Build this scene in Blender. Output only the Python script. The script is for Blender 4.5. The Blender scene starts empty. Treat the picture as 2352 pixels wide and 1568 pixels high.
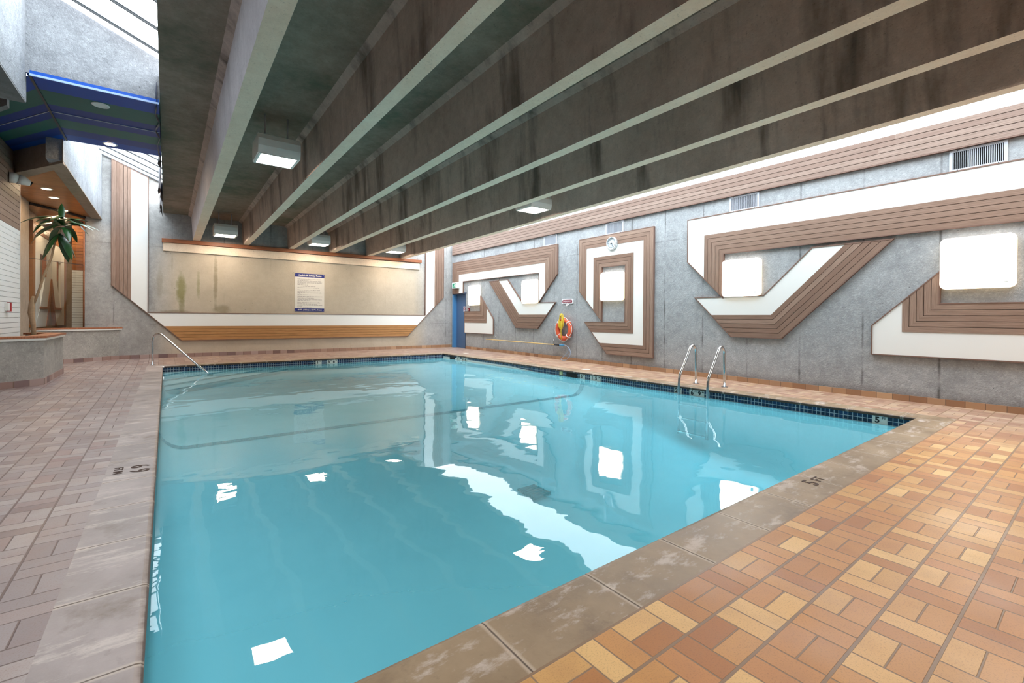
import bpy, bmesh, math, random
from mathutils import Vector, Matrix
random.seed(7)
SC = bpy.context.scene
COL = SC.collection
pi = math.pi

# ------------------------------------------------------------------ camera
yaw, pit, rol = 0.64596, 0.004992, 0.0069377
fw = Vector((math.sin(yaw)*math.cos(pit), math.cos(yaw)*math.cos(pit), -math.sin(pit)))
rt = Vector((math.cos(yaw), -math.sin(yaw), 0.0))
up = rt.cross(fw)
r2 = rt*math.cos(rol) + up*math.sin(rol)
u2 = -rt*math.sin(rol) + up*math.cos(rol)
cam = bpy.data.cameras.new('camera')
cam.sensor_width = 36.0
cam.lens = 1052.6/2352*36
cam.shift_y = -(784-735.4)/2352
cam.clip_start = 0.05
cam_ob = bpy.data.objects.new('camera', cam)
COL.objects.link(cam_ob)
M = Matrix((r2, u2, -fw)).transposed().to_4x4()
M.translation = Vector((0, 0, 1.21))
cam_ob.matrix_world = M
SC.camera = cam_ob

# ------------------------------------------------------------------ world, portals, exposure
SC.view_settings.view_transform = 'Standard'
SC.view_settings.look = 'None'
SC.view_settings.gamma = 1
SC.view_settings.use_curve_mapping = False
SC.view_settings.exposure = 0.6
SC.cycles.use_denoising = True
SC.cycles.max_bounces = 10
SC.cycles.diffuse_bounces = 6
SC.cycles.transparent_max_bounces = 12
SC.cycles.sample_clamp_indirect = 8.0
SC.cycles.caustics_reflective = False
w = bpy.data.worlds.new('overcast_sky')
SC.world = w
w.use_nodes = True
bg = w.node_tree.nodes['Background']
bg.inputs[0].default_value = (0.86, 0.93, 1.0, 1)
bg.inputs[1].default_value = 6.3

def portal(name, loc, sx, sy, ry):
    l = bpy.data.lights.new(name, 'AREA')
    l.shape = 'RECTANGLE'; l.size = sx; l.size_y = sy
    l.cycles.is_portal = True
    o = bpy.data.objects.new(name, l); COL.objects.link(o)
    o.location = loc; o.rotation_euler = (0, ry, 0)
portal('daylight_left', (-0.71, 6.4, 4.98), 1.4, 18.8, math.radians(24))
portal('daylight_right', (7.93, 6.4, 4.20), 2.0, 18.8, math.radians(-6))

# ------------------------------------------------------------------ node helpers
class NT:
    def __init__(s, name):
        s.mat = bpy.data.materials.new(name); s.mat.use_nodes = True
        s.t = s.mat.node_tree; s.N = s.t.nodes; s.L = s.t.links
        s.b = s.N['Principled BSDF']; s.out = s.N['Material Output']
    def n(s, ty, **kw):
        x = s.N.new(ty)
        for k, v in kw.items(): setattr(x, k, v)
        return x
    def put(s, sock, v):
        if isinstance(v, bpy.types.NodeSocket): s.L.new(v, sock)
        elif v is not None:
            if isinstance(v, (tuple, list)) and len(v) == 3 and sock.type == 'RGBA': v = (*v, 1)
            sock.default_value = v
    def m(s, op, a, b=None, c=None):
        x = s.n('ShaderNodeMath', operation=op)
        s.put(x.inputs[0], a)
        if b is not None: s.put(x.inputs[1], b)
        if c is not None: s.put(x.inputs[2], c)
        return x.outputs[0]
    def mix(s, f, a, b, mode='MIX'):
        x = s.n('ShaderNodeMix', data_type='RGBA', blend_type=mode)
        s.put(x.inputs[0], f); s.put(x.inputs[6], a); s.put(x.inputs[7], b)
        return x.outputs[2]
    def rng(s, v, a, b, c=0.0, d=1.0):
        x = s.n('ShaderNodeMapRange'); x.clamp = True
        s.put(x.inputs[0], v); s.put(x.inputs[1], a); s.put(x.inputs[2], b); s.put(x.inputs[3], c); s.put(x.inputs[4], d)
        return x.outputs[0]
    def pos(s):
        g = s.n('ShaderNodeNewGeometry'); x = s.n('ShaderNodeSeparateXYZ')
        s.L.new(g.outputs['Position'], x.inputs[0])
        return g.outputs['Position'], x.outputs[0], x.outputs[1], x.outputs[2]
    def noise(s, vec, scale, detail=4.0, rough=0.55, stretch=None, col=False):
        if stretch:
            mp = s.n('ShaderNodeMapping'); s.L.new(vec, mp.inputs[0]); mp.inputs[3].default_value = stretch; vec = mp.outputs[0]
        x = s.n('ShaderNodeTexNoise'); s.L.new(vec, x.inputs['Vector'])
        x.inputs['Scale'].default_value = scale; x.inputs['Detail'].default_value = detail; x.inputs['Roughness'].default_value = rough
        return x.outputs['Color' if col else 'Fac']
    def ramp(s, f, stops):
        x = s.n('ShaderNodeValToRGB'); s.put(x.inputs[0], f)
        e = x.color_ramp.elements
        while len(e) < len(stops): e.new(0.5)
        for q, (p, c) in zip(e, stops): q.position = p; q.color = (*c, 1) if len(c) == 3 else c
        return x.outputs[0]
    def comb(s, x, y, z=0.0):
        c = s.n('ShaderNodeCombineXYZ'); s.put(c.inputs[0], x); s.put(c.inputs[1], y); s.put(c.inputs[2], z); return c.outputs[0]
    def bump(s, h, strength=0.3, dist=0.01):
        x = s.n('ShaderNodeBump'); s.put(x.inputs['Height'], h); x.inputs['Strength'].default_value = strength; x.inputs['Distance'].default_value = dist
        s.L.new(x.outputs[0], s.b.inputs['Normal'])
    def fin(s, color=None, rough=0.6, spec=0.5, metal=0.0):
        if color is not None: s.put(s.b.inputs['Base Color'], color)
        s.put(s.b.inputs['Roughness'], rough); s.put(s.b.inputs['Specular IOR Level'], spec); s.put(s.b.inputs['Metallic'], metal)
        return s.mat

def lin(r, g, b):
    f = lambda c: (c/255)/12.92 if c/255 <= 0.04045 else ((c/255+0.055)/1.055)**2.4
    return (f(r), f(g), f(b))

def simple(name, rgb, rough=0.5, spec=0.5, metal=0.0, var=0.06, scale=6.0):
    k = NT(name); p, x, y, z = k.pos()
    f = k.noise(p, scale, 3)
    c = lin(*rgb)
    col = k.mix(f, tuple(v*(1-var) for v in c), tuple(min(1, v*(1+var)) for v in c))
    return k.fin(col, rough, spec, metal)

def emit(name, rgb, strength):
    k = NT(name); k.fin((0.8, 0.8, 0.8), 0.4)
    k.put(k.b.inputs['Emission Color'], rgb); k.put(k.b.inputs['Emission Strength'], strength)
    return k.mat

# ------------------------------------------------------------------ materials
def mat_concrete(name, dark, light, coarse=0.6, pits=True, streak=0.0, seams=None, extra=None, green=0.0):
    k = NT(name); p, x, y, z = k.pos()
    big = k.noise(p, 0.9, 5, 0.6)
    mid = k.noise(p, 7.0, 5, 0.7)
    fine = k.noise(p, 42.0, 3, 0.7)
    f = k.m('ADD', k.m('MULTIPLY', big, 0.55), k.m('MULTIPLY', mid, 0.45))
    col = k.mix(k.rng(f, 0.35, 0.65), lin(*dark), lin(*light))
    spk = k.noise(p, 26.0, 4, 0.8)
    col = k.mix(k.rng(spk, 0.42, 0.60, 0.20*min(1.0, coarse), 0.0), col, tuple(v*0.5 for v in lin(*dark)))
    col = k.mix(k.rng(spk, 0.55, 0.66, 0.0, 0.25*min(1.0, coarse)), col, tuple(min(1, v*1.35) for v in lin(*light)))
    col = k.mix(k.rng(fine, 0.40, 0.30, 0.0, 0.45), col, tuple(v*0.45 for v in lin(*dark)))
    if streak:
        st = k.noise(p, 2.4, 4, 0.6, (1.0, 1.0, 0.16))
        col = k.mix(k.rng(st, 0.52, 0.72, 0, streak), col, lin(44, 38, 32))
        st2 = k.noise(p, 5.5, 4, 0.6, (1.0, 1.0, 0.10))
        col = k.mix(k.rng(st2, 0.60, 0.75, 0, streak*0.6), col, lin(128, 116, 108))
    if green:
        g = k.noise(p, 0.7, 5, 0.7)
        col = k.mix(k.rng(g, 0.48, 0.66, 0, green), col, lin(84, 96, 76))
    if seams:
        for ax, off, pitch, amt in seams:
            q = {'x': x, 'y': y, 'z': z}[ax]
            d = k.m('ABSOLUTE', k.m('SUBTRACT', k.m('FRACT', k.m('DIVIDE', k.m('SUBTRACT', q, off), pitch)), 0.5))
            d = k.m('MULTIPLY', k.m('SUBTRACT', 0.5, d), pitch)
            d = k.m('ADD', d, k.m('MULTIPLY', k.m('SUBTRACT', mid, 0.5), 0.02))
            s = k.rng(d, 0.004, 0.022, amt, 0.0)
            s = k.m('MULTIPLY', s, k.rng(k.noise(p, 2.3, 3), 0.40, 0.62))
            col = k.mix(s, col, lin(70, 68, 66))
    if extra: col = extra(k, col, p, x, y, z)
    h = k.m('ADD', k.m('MULTIPLY', mid, 0.5), k.m('MULTIPLY', fine, coarse))
    if pits:
        v = k.n('ShaderNodeTexVoronoi'); k.L.new(p, v.inputs['Vector']); v.inputs['Scale'].default_value = 6.3
        pit = k.rng(v.outputs['Distance'], 0.02, 0.06)
        h = k.m('ADD', h, k.m('MULTIPLY', pit, 0.35))
        col = k.mix(k.m('SUBTRACT', 1.0, pit), col, tuple(q*0.5 for q in lin(*dark)))
    k.bump(h, 0.55, 0.012)
    return k.fin(col, 0.85, 0.25)

def stain_patch(k, col, x, z, p, x0, sx, z0, sz, rgb, amt):
    dx = k.m('DIVIDE', k.m('SUBTRACT', x, x0), sx); dz = k.m('DIVIDE', k.m('SUBTRACT', z, z0), sz)
    d = k.m('ADD', k.m('MULTIPLY', dx, dx), k.m('MULTIPLY', dz, dz))
    d = k.m('ADD', d, k.m('MULTIPLY', k.m('SUBTRACT', k.noise(p, 6.0, 4, 0.7), 0.5), 1.5))
    return k.mix(k.rng(d, 0.15, 1.0, amt, 0.0), col, lin(*rgb))

def far_extra(k, col, p, x, y, z):
    # cream tone between the floor and the ledge, the grey formwork bays either side
    bay = k.m('MULTIPLY', k.rng(x, -0.35, 0.25), k.rng(x, 7.9, 7.3))
    bay = k.m('MULTIPLY', bay, k.rng(z, 3.2, 2.9))
    col = k.mix(k.m('MULTIPLY', bay, 0.75), col, k.mix(k.noise(p, 3.0, 5, 0.7), lin(176, 160, 138), lin(214, 198, 174)))
    for a in ((0.32, 0.13, 1.95, 0.50, (128, 124, 70), 0.75), (0.72, 0.05, 2.1, 0.45, (140, 134, 92), 0.55), (1.13, 0.06, 2.2, 0.9, (128, 116, 88), 0.6),
              (0.34, 0.08, 1.5, 0.3, (120, 116, 72), 0.5), (-0.15, 0.08, 2.1, 0.5, (150, 142, 124), 0.5), (0.2, 0.5, 1.3, 0.08, (120, 108, 84), 0.5), (1.3, 0.25, 1.4, 0.15, (120, 110, 80), 0.5)):
        col = stain_patch(k, col, x, z, p, *a)
    return col

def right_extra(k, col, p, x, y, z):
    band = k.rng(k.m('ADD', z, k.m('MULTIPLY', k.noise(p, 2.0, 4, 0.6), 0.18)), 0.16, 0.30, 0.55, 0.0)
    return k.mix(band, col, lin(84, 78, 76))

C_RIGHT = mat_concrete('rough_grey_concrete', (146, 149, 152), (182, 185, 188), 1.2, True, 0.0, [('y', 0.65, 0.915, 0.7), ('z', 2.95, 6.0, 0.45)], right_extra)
C_FAR = mat_concrete('stained_concrete', (150, 148, 146), (188, 186, 184), 0.6, True, 0.10, [('x', -1.1, 1.22, 0.5), ('z', 0.98, 2.1, 0.4)], far_extra)
C_LEFT = mat_concrete('planter_concrete', (146, 144, 140), (186, 183, 178), 1.2, True)
C_PALE = mat_concrete('pale_rough_concrete', (124, 126, 130), (168, 170, 174), 1.3, True, 0.0)
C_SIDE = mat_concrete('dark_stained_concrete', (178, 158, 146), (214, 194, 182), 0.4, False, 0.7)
C_SLAB = mat_concrete('mildewed_concrete', (132, 118, 104), (170, 154, 138), 0.4, False, 0.0, None, None, 0.6)
C_BOT = mat_concrete('pale_warm_concrete', (230, 206, 182), (246, 228, 206), 0.3, False)  # paler, warmer tone for the beam undersides and the far ledge
C_FACE = mat_concrete('skylit_streaked_concrete', (214, 206, 206), (240, 234, 234), 0.3, False, 0.12)  # skylight on the first beam's left face put into the paler colour
C_TAN = mat_concrete('tan_concrete', (138, 124, 110), (168, 152, 136), 0.3, False)
C_GREY = mat_concrete('smooth_grey_concrete', (120, 120, 120), (150, 150, 150), 0.3, False)

def mat_wood(name, a, b, c, rough=0.55):
    k = NT(name); p, x, y, z = k.pos()
    uv = k.n('ShaderNodeUVMap').outputs[0]
    at = k.n('ShaderNodeAttribute'); at.attribute_name = 'rnd'; rnd = at.outputs['Fac']
    g = k.noise(uv, 9.0, 5, 0.65, (0.35, 9.0, 1.0))
    g2 = k.noise(uv, 2.2, 3, 0.6, (0.5, 2.0, 1.0))
    col = k.mix(k.rng(g, 0.32, 0.68), lin(*a), lin(*b))
    col = k.mix(k.m('MULTIPLY', rnd, 0.7), col, lin(*c))
    col = k.mix(k.rng(g2, 0.56, 0.72, 0, 0.35), col, tuple(v*0.62 for v in lin(*a)))
    k.bump(g, 0.12, 0.004)
    return k.fin(col, rough, 0.3)
WOOD = mat_wood('cedar_boards', (130, 105, 91), (166, 140, 124), (122, 94, 80))
WOOD_BAND = mat_wood('weathered_cedar_boards', (122, 101, 90), (158, 136, 124), (118, 93, 82))
WOOD_GOLD = mat_wood('golden_cedar_boards', (158, 110, 66), (196, 148, 96), (178, 130, 84))
WOOD_RED = mat_wood('reddish_cedar', (142, 84, 56), (178, 116, 82), (150, 92, 64), 0.4)
WOOD_SOFFIT = mat_wood('varnished_cedar_soffit', (150, 92, 50), (184, 126, 78), (138, 84, 46), 0.3)
WHITE = simple('white_painted_panel', (236, 236, 234), 0.45, 0.4, 0, 0.02, 1.5)
GROOVE = simple('dark_groove_backing', (52, 38, 32), 0.9)
TRIM = simple('brown_edge_trim', (120, 92, 80), 0.6)
WHITE_TRIM = simple('white_painted_timber', (232, 232, 228), 0.5)
METAL = simple('brushed_stainless', (196, 198, 200), 0.22, 0.5, 1.0, 0.03)
DARK_METAL = simple('dark_glazing_bar', (58, 60, 62), 0.5)
ALU = simple('painted_aluminium', (186, 190, 200), 0.4)
BLACK = simple('black_void', (10, 10, 12), 0.8)
BLUE_DOOR = simple('blue_painted_steel', (76, 106, 146), 0.4)
BLUE_JAMB = simple('light_blue_paint', (84, 146, 200), 0.45)
LAMP_BODY = simple('lamp_housing_paint', (240, 238, 234), 0.4)
RED = simple('red_plastic', (170, 30, 40), 0.4)
ORANGE = simple('orange_buoy_plastic', (226, 96, 62), 0.45, 0.5, 0, 0.1)
ROPE_W = simple('white_rope', (226, 222, 216), 0.8)
ROPE_Y = simple('yellow_rope', (232, 204, 60), 0.7)
INK = simple('black_ink', (16, 16, 18), 0.6)
STENCIL = simple('worn_brown_stencil', (78, 58, 48), 0.8)
NAVY = simple('navy_print', (36, 44, 118), 0.5)
SIGN_W = simple('sign_white', (226, 220, 212), 0.5)
GREYPRINT = simple('grey_print', (158, 150, 148), 0.7)
GREEN = simple('green_sign', (20, 150, 116), 0.4)
MARK_W = simple('glazed_white_tile', (214, 212, 204), 0.25)
LAMP_E = emit('lit_wall_lamp', (1.0, 0.88, 0.72), 6.0)
RIM_E = emit('glowing_lamp_side', (1.0, 0.72, 0.42), 1.3)
PEND_E = emit('lit_pendant_diffuser', (1.0, 0.86, 0.70), 34.0)
CAN_E = emit('lit_downlight', (1.0, 0.74, 0.46), 220.0)
EXIT_E = emit('lit_exit_face', (0.75, 1.0, 0.92), 0.35)

def mat_glass():
    k = NT('skylight_glass')
    tr = k.n('ShaderNodeBsdfTransparent'); tr.inputs[0].default_value = (0.93, 0.97, 0.97, 1)
    gl = k.n('ShaderNodeBsdfGlossy'); gl.inputs[1].default_value = 0.02
    lw = k.n('ShaderNodeLayerWeight'); lw.inputs[0].default_value = 0.5
    fac = k.m('ADD', k.m('MULTIPLY', k.m('POWER', lw.outputs['Facing'], 5.0), 0.92), 0.07)
    mx = k.n('ShaderNodeMixShader'); k.L.new(fac, mx.inputs[0]); k.L.new(tr.outputs[0], mx.inputs[1]); k.L.new(gl.outputs[0], mx.inputs[2])
    k.L.new(mx.outputs[0], k.out.inputs[0]); return k.mat
GLASS = mat_glass()

def mat_water():
    k = NT('pool_water'); p, x, y, z = k.pos()
    n1 = k.noise(p, 1.3, 2, 0.4, (1.0, 1.0, 0.0)); n2 = k.noise(p, 4.5, 2, 0.4, (1.0, 1.6, 0.0))
    h = k.m('ADD', k.m('MULTIPLY', n1, 1.0), k.m('MULTIPLY', n2, 0.05))
    bp = k.n('ShaderNodeBump'); k.put(bp.inputs['Height'], h); bp.inputs['Strength'].default_value = 0.22; bp.inputs['Distance'].default_value = 0.05
    tr = k.n('ShaderNodeBsdfTransparent'); tr.inputs[0].default_value = (0.97, 0.99, 1.0, 1)
    gl = k.n('ShaderNodeBsdfGlossy'); gl.inputs[1].default_value = 0.0; k.L.new(bp.outputs[0], gl.inputs['Normal'])
    fr = k.n('ShaderNodeFresnel'); fr.inputs[0].default_value = 1.33; k.L.new(bp.outputs[0], fr.inputs['Normal'])
    df = k.n('ShaderNodeBsdfDiffuse'); df.inputs[0].default_value = (0.24, 0.82, 1.0, 1)      # fine milky suspension
    body = k.n('ShaderNodeMixShader'); body.inputs[0].default_value = 0.34; k.L.new(tr.outputs[0], body.inputs[1]); k.L.new(df.outputs[0], body.inputs[2])
    mx = k.n('ShaderNodeMixShader'); k.L.new(fr.outputs[0], mx.inputs[0]); k.L.new(body.outputs[0], mx.inputs[1]); k.L.new(gl.outputs[0], mx.inputs[2])
    k.L.new(mx.outputs[0], k.out.inputs[0])
    va = k.n('ShaderNodeVolumeAbsorption'); va.inputs[0].default_value = (0.16, 0.86, 0.975, 1); va.inputs[1].default_value = 0.46
    k.L.new(va.outputs[0], k.out.inputs[1])
    return k.mat
WATER = mat_water()

def mat_deck():
    k = NT('basketweave_pavers'); p, x, y, z = k.pos()
    S = 0.2028
    # mauve left pavers, partly own tone, partly skylight put into the colour; ochre elsewhere
    left = k.rng(k.m('ADD', x, k.m('MULTIPLY', k.m('SUBTRACT', k.noise(p, 0.5, 2), 0.5), 0.4)), 0.6, -0.25)
    ox = k.m('ADD', k.m('MULTIPLY', k.m('LESS_THAN', x, 0.0), -0.36-1.595+S*10), 1.595-S*10)
    u = k.m('DIVIDE', k.m('SUBTRACT', x, ox), S); v = k.m('DIVIDE', k.m('SUBTRACT', y, 0.789-S*20), S)
    u = k.m('ADD', u, 40.0)
    fu, fv = k.m('FLOOR', u), k.m('FLOOR', v)
    par = k.m('MODULO', k.m('ADD', fu, fv), 2.0)
    par = k.m('GREATER_THAN', k.m('ABSOLUTE', par), 0.5)          # 1: bricks long in y, split in x
    lu, lv = k.m('FRACT', u), k.m('FRACT', v)
    npar = k.m('SUBTRACT', 1.0, par)
    # distance to brick edges in cell units
    def edge(l, split):
        full = k.m('SUBTRACT', 0.5, k.m('ABSOLUTE', k.m('SUBTRACT', l, 0.5)))
        l2 = k.m('FRACT', k.m('MULTIPLY', l, 2.0))
        half = k.m('MULTIPLY', k.m('SUBTRACT', 0.5, k.m('ABSOLUTE', k.m('SUBTRACT', l2, 0.5))), 0.5)
        return k.m('MINIMUM', full, k.m('ADD', half, k.m('MULTIPLY', k.m('SUBTRACT', 1.0, split), 9.0)))
    du, dv = edge(lu, par), edge(lv, npar)
    wob = k.m('MULTIPLY', k.m('SUBTRACT', k.noise(p, 22.0, 3), 0.5), 0.012)
    fullu = k.m('SUBTRACT', 0.5, k.m('ABSOLUTE', k.m('SUBTRACT', lu, 0.5)))
    fullv = k.m('SUBTRACT', 0.5, k.m('ABSOLUTE', k.m('SUBTRACT', lv, 0.5)))
    wide_u = k.rng(k.m('ADD', k.m('SUBTRACT', fullu, k.m('MULTIPLY', left, 0.014)), wob), 0.008, 0.016, 1.0, 0.0)
    wide_v = k.rng(k.m('ADD', k.m('SUBTRACT', fullv, k.m('MULTIPLY', k.m('SUBTRACT', 1.0, left), 0.018)), wob), 0.008, 0.016, 1.0, 0.0)
    thin = k.rng(k.m('ADD', k.m('MINIMUM', du, dv), wob), 0.010, 0.022, 1.0, 0.0)
    g = k.m('MAXIMUM', k.m('MAXIMUM', wide_u, wide_v), thin)
    idu = k.m('ADD', k.m('MULTIPLY', fu, 2.0), k.m('MULTIPLY', par, k.m('GREATER_THAN', lu, 0.5)))
    idv = k.m('ADD', k.m('MULTIPLY', fv, 2.0), k.m('MULTIPLY', npar, k.m('GREATER_THAN', lv, 0.5)))
    wn = k.n('ShaderNodeTexWhiteNoise', noise_dimensions='3D'); k.L.new(k.comb(idu, idv, 3.0), wn.inputs['Vector'])
    r = wn.outputs['Value']
    ochre = k.ramp(r, [(0.0, lin(170, 110, 62)), (0.2, lin(186, 129, 74)), (0.4, lin(200, 146, 86)), (0.6, lin(192, 132, 80)), (0.75, lin(202, 154, 94)), (0.9, lin(216, 170, 110)), (1.0, lin(228, 188, 128))])
    mauve = k.ramp(r, [(0.0, lin(136, 118, 116)), (0.3, lin(148, 133, 131)), (0.6, lin(155, 141, 139)), (0.85, lin(170, 157, 153)), (1.0, lin(146, 120, 116))])
    far = k.m('MAXIMUM', k.rng(y, 5.0, 13.0, 0.0, 0.8), k.rng(x, 5.5, 8.0, 0.0, 0.6))
    col = k.mix(k.m('MAXIMUM', left, far), ochre, mauve)
    # every brick fades to a darker fired edge on one side
    fire = k.m('MULTIPLY', k.m('SUBTRACT', k.noise(p, 5.0, 3), 0.45), 1.2)
    col = k.mix(k.rng(fire, 0, 0.5, 0, 0.35), col, lin(150, 100, 72))
    sp = k.noise(p, 160.0, 2)
    col = k.mix(k.rng(sp, 0.52, 0.72, 0, 0.32), col, lin(120, 80, 56))
    dirt = k.noise(p, 1.1, 5, 0.65)
    col = k.mix(k.rng(dirt, 0.55, 0.75, 0, 0.25), col, lin(146, 120, 104))
    gc = k.mix(left, lin(140, 112, 88), lin(112, 92, 86))
    col = k.mix(g, col, gc)
    h = k.m('ADD', k.m('MULTIPLY', g, -1.0), k.m('MULTIPLY', sp, 0.08))
    h = k.m('ADD', h, k.m('MULTIPLY', r, 0.15))
    k.bump(h, 0.5, 0.004)
    return k.fin(col, k.rng(k.noise(p, 2.0, 3), 0.3, 0.7, 0.30, 0.50), 0.45)
DECK = mat_deck()

def mat_basetile():
    k = NT('skirting_tiles'); p, x, y, z = k.pos()
    uv = k.n('ShaderNodeUVMap').outputs[0]; s = k.n('ShaderNodeSeparateXYZ'); k.L.new(uv, s.inputs[0])
    u = k.m('DIVIDE', s.outputs[0], 0.2)
    wn = k.n('ShaderNodeTexWhiteNoise', noise_dimensions='1D'); k.L.new(k.m('FLOOR', u), wn.inputs['W'])
    a = k.ramp(wn.outputs['Value'], [(0, lin(146, 108, 82)), (0.3, lin(176, 138, 106)), (0.6, lin(160, 124, 98)), (1, lin(196, 160, 126))])
    b = k.ramp(wn.outputs['Value'], [(0, lin(120, 98, 98)), (0.3, lin(146, 122, 120)), (0.6, lin(152, 124, 116)), (1, lin(178, 158, 154))])
    col = k.mix(k.rng(x, 2.0, 7.0), b, a)
    d = k.m('SUBTRACT', 0.5, k.m('ABSOLUTE', k.m('SUBTRACT', k.m('FRACT', u), 0.5)))
    g = k.rng(d, 0.012, 0.03, 1, 0)
    col = k.mix(g, col, lin(120, 96, 80))
    return k.fin(col, 0.4, 0.4)
BASETILE = mat_basetile()

def mat_coping():
    k = NT('cast_stone_coping'); p, x, y, z = k.pos()
    f = k.noise(p, 1.6, 6, 0.65); f2 = k.noise(p, 14.0, 5, 0.7)
    left = k.rng(x, 0.5, -0.1)
    a = k.mix(k.rng(f, 0.35, 0.65), lin(130, 108, 84), lin(164, 141, 115))
    b = k.mix(k.rng(f, 0.35, 0.65), lin(142, 128, 124), lin(174, 160, 156))
    col = k.mix(left, a, b)
    st = k.mix(left, k.noise(p, 3.2, 6, 0.72, (1.0, 2.2, 1)), k.noise(p, 2.0, 6, 0.75, (1.0, 3.5, 1)))
    col = k.mix(k.rng(st, 0.53, 0.64, 0, 0.7), col, lin(204, 190, 182))
    col = k.mix(k.rng(k.noise(p, 2.7, 6, 0.7), 0.54, 0.70, 0, 0.65), col, lin(108, 88, 72))
    col = k.mix(k.rng(f2, 0.62, 0.75, 0, 0.35), col, lin(96, 78, 64))
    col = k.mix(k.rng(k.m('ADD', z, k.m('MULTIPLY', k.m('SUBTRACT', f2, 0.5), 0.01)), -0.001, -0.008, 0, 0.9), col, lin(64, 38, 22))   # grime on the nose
    uv = k.n('ShaderNodeUVMap').outputs[0]; s = k.n('ShaderNodeSeparateXYZ'); k.L.new(uv, s.inputs[0])
    q = k.m('DIVIDE', s.outputs[0], 0.587)
    d = k.m('SUBTRACT', 0.5, k.m('ABSOLUTE', k.m('SUBTRACT', k.m('FRACT', q), 0.5)))
    d = k.m('ADD', d, k.m('MULTIPLY', k.m('SUBTRACT', k.noise(p, 12, 3), 0.5), 0.006))
    col = k.mix(k.rng(d, 0.018, 0.035, 0.45, 0.0), col, lin(210, 192, 176))
    jt = k.rng(d, 0.003, 0.009, 1, 0)
    col = k.mix(jt, col, lin(92, 74, 60))
    k.bump(k.m('SUBTRACT', k.m('MULTIPLY', f2, 0.4), jt), 0.5, 0.006)
    return k.fin(col, k.rng(f, 0.3, 0.7, 0.32, 0.5), 0.45)
COPING = mat_coping()

def mat_mosaic(name, a, b, grout, size=0.0545):
    k = NT(name)
    uv = k.n('ShaderNodeUVMap').outputs[0]; s = k.n('ShaderNodeSeparateXYZ'); k.L.new(uv, s.inputs[0])
    u = k.m('DIVIDE', s.outputs[0], size); v = k.m('DIVIDE', s.outputs[1], size)
    e = lambda q: k.m('SUBTRACT', 0.5, k.m('ABSOLUTE', k.m('SUBTRACT', k.m('FRACT', q), 0.5)))
    d = k.m('MINIMUM', e(u), e(v))
    wn = k.n('ShaderNodeTexWhiteNoise', noise_dimensions='2D'); k.L.new(k.comb(k.m('FLOOR', u), k.m('FLOOR', v)), wn.inputs['Vector'])
    col = k.mix(wn.outputs['Value'], lin(*a), lin(*b))
    g = k.rng(d, 0.05, 0.075, 1, 0)
    col = k.mix(g, col, lin(*grout))
    return k.fin(col, k.m('ADD', 0.12, k.m('MULTIPLY', g, 0.5)), 0.5)
MOSAIC = mat_mosaic('navy_waterline_mosaic', (16, 26, 50), (26, 52, 92), (176, 184, 190))
MOSAIC_D = mat_mosaic('dark_floor_mosaic', (20, 44, 58), (26, 60, 76), (70, 96, 104), 0.03)

def mat_plaster():
    k = NT('pool_plaster'); p, x, y, z = k.pos()
    f = k.noise(p, 1.4, 5, 0.6)
    col = k.mix(k.rng(f, 0.35, 0.65), lin(228, 238, 238), lin(242, 247, 245))
    return k.fin(col, 0.7, 0.2)
PLASTER = mat_plaster()
SOIL = simple('dark_potting_soil', (52, 38, 30), 0.95, 0.2, 0, 0.4, 30)
LEAF = simple('glossy_green_leaf', (34, 76, 36), 0.3, 0.5, 0, 0.45, 9)
TRUNK = simple('pale_bark', (176, 148, 118), 0.8, 0.3, 0, 0.25, 25)
B_BLUE = simple('blue_painted_soffit', (4, 74, 166), 0.45, 0.25)
B_NAVY = simple('navy_painted_soffit', (20, 56, 128), 0.45, 0.25)
B_GREEN = simple('green_painted_soffit', (34, 96, 90), 0.45, 0.25)
SIDING = simple('white_siding', (232, 234, 234), 0.5, 0.4, 0, 0.02)
TARP = simple('dark_blue_sheeting', (26, 32, 52), 0.35, 0.5, 0, 0.4, 20)

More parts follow.
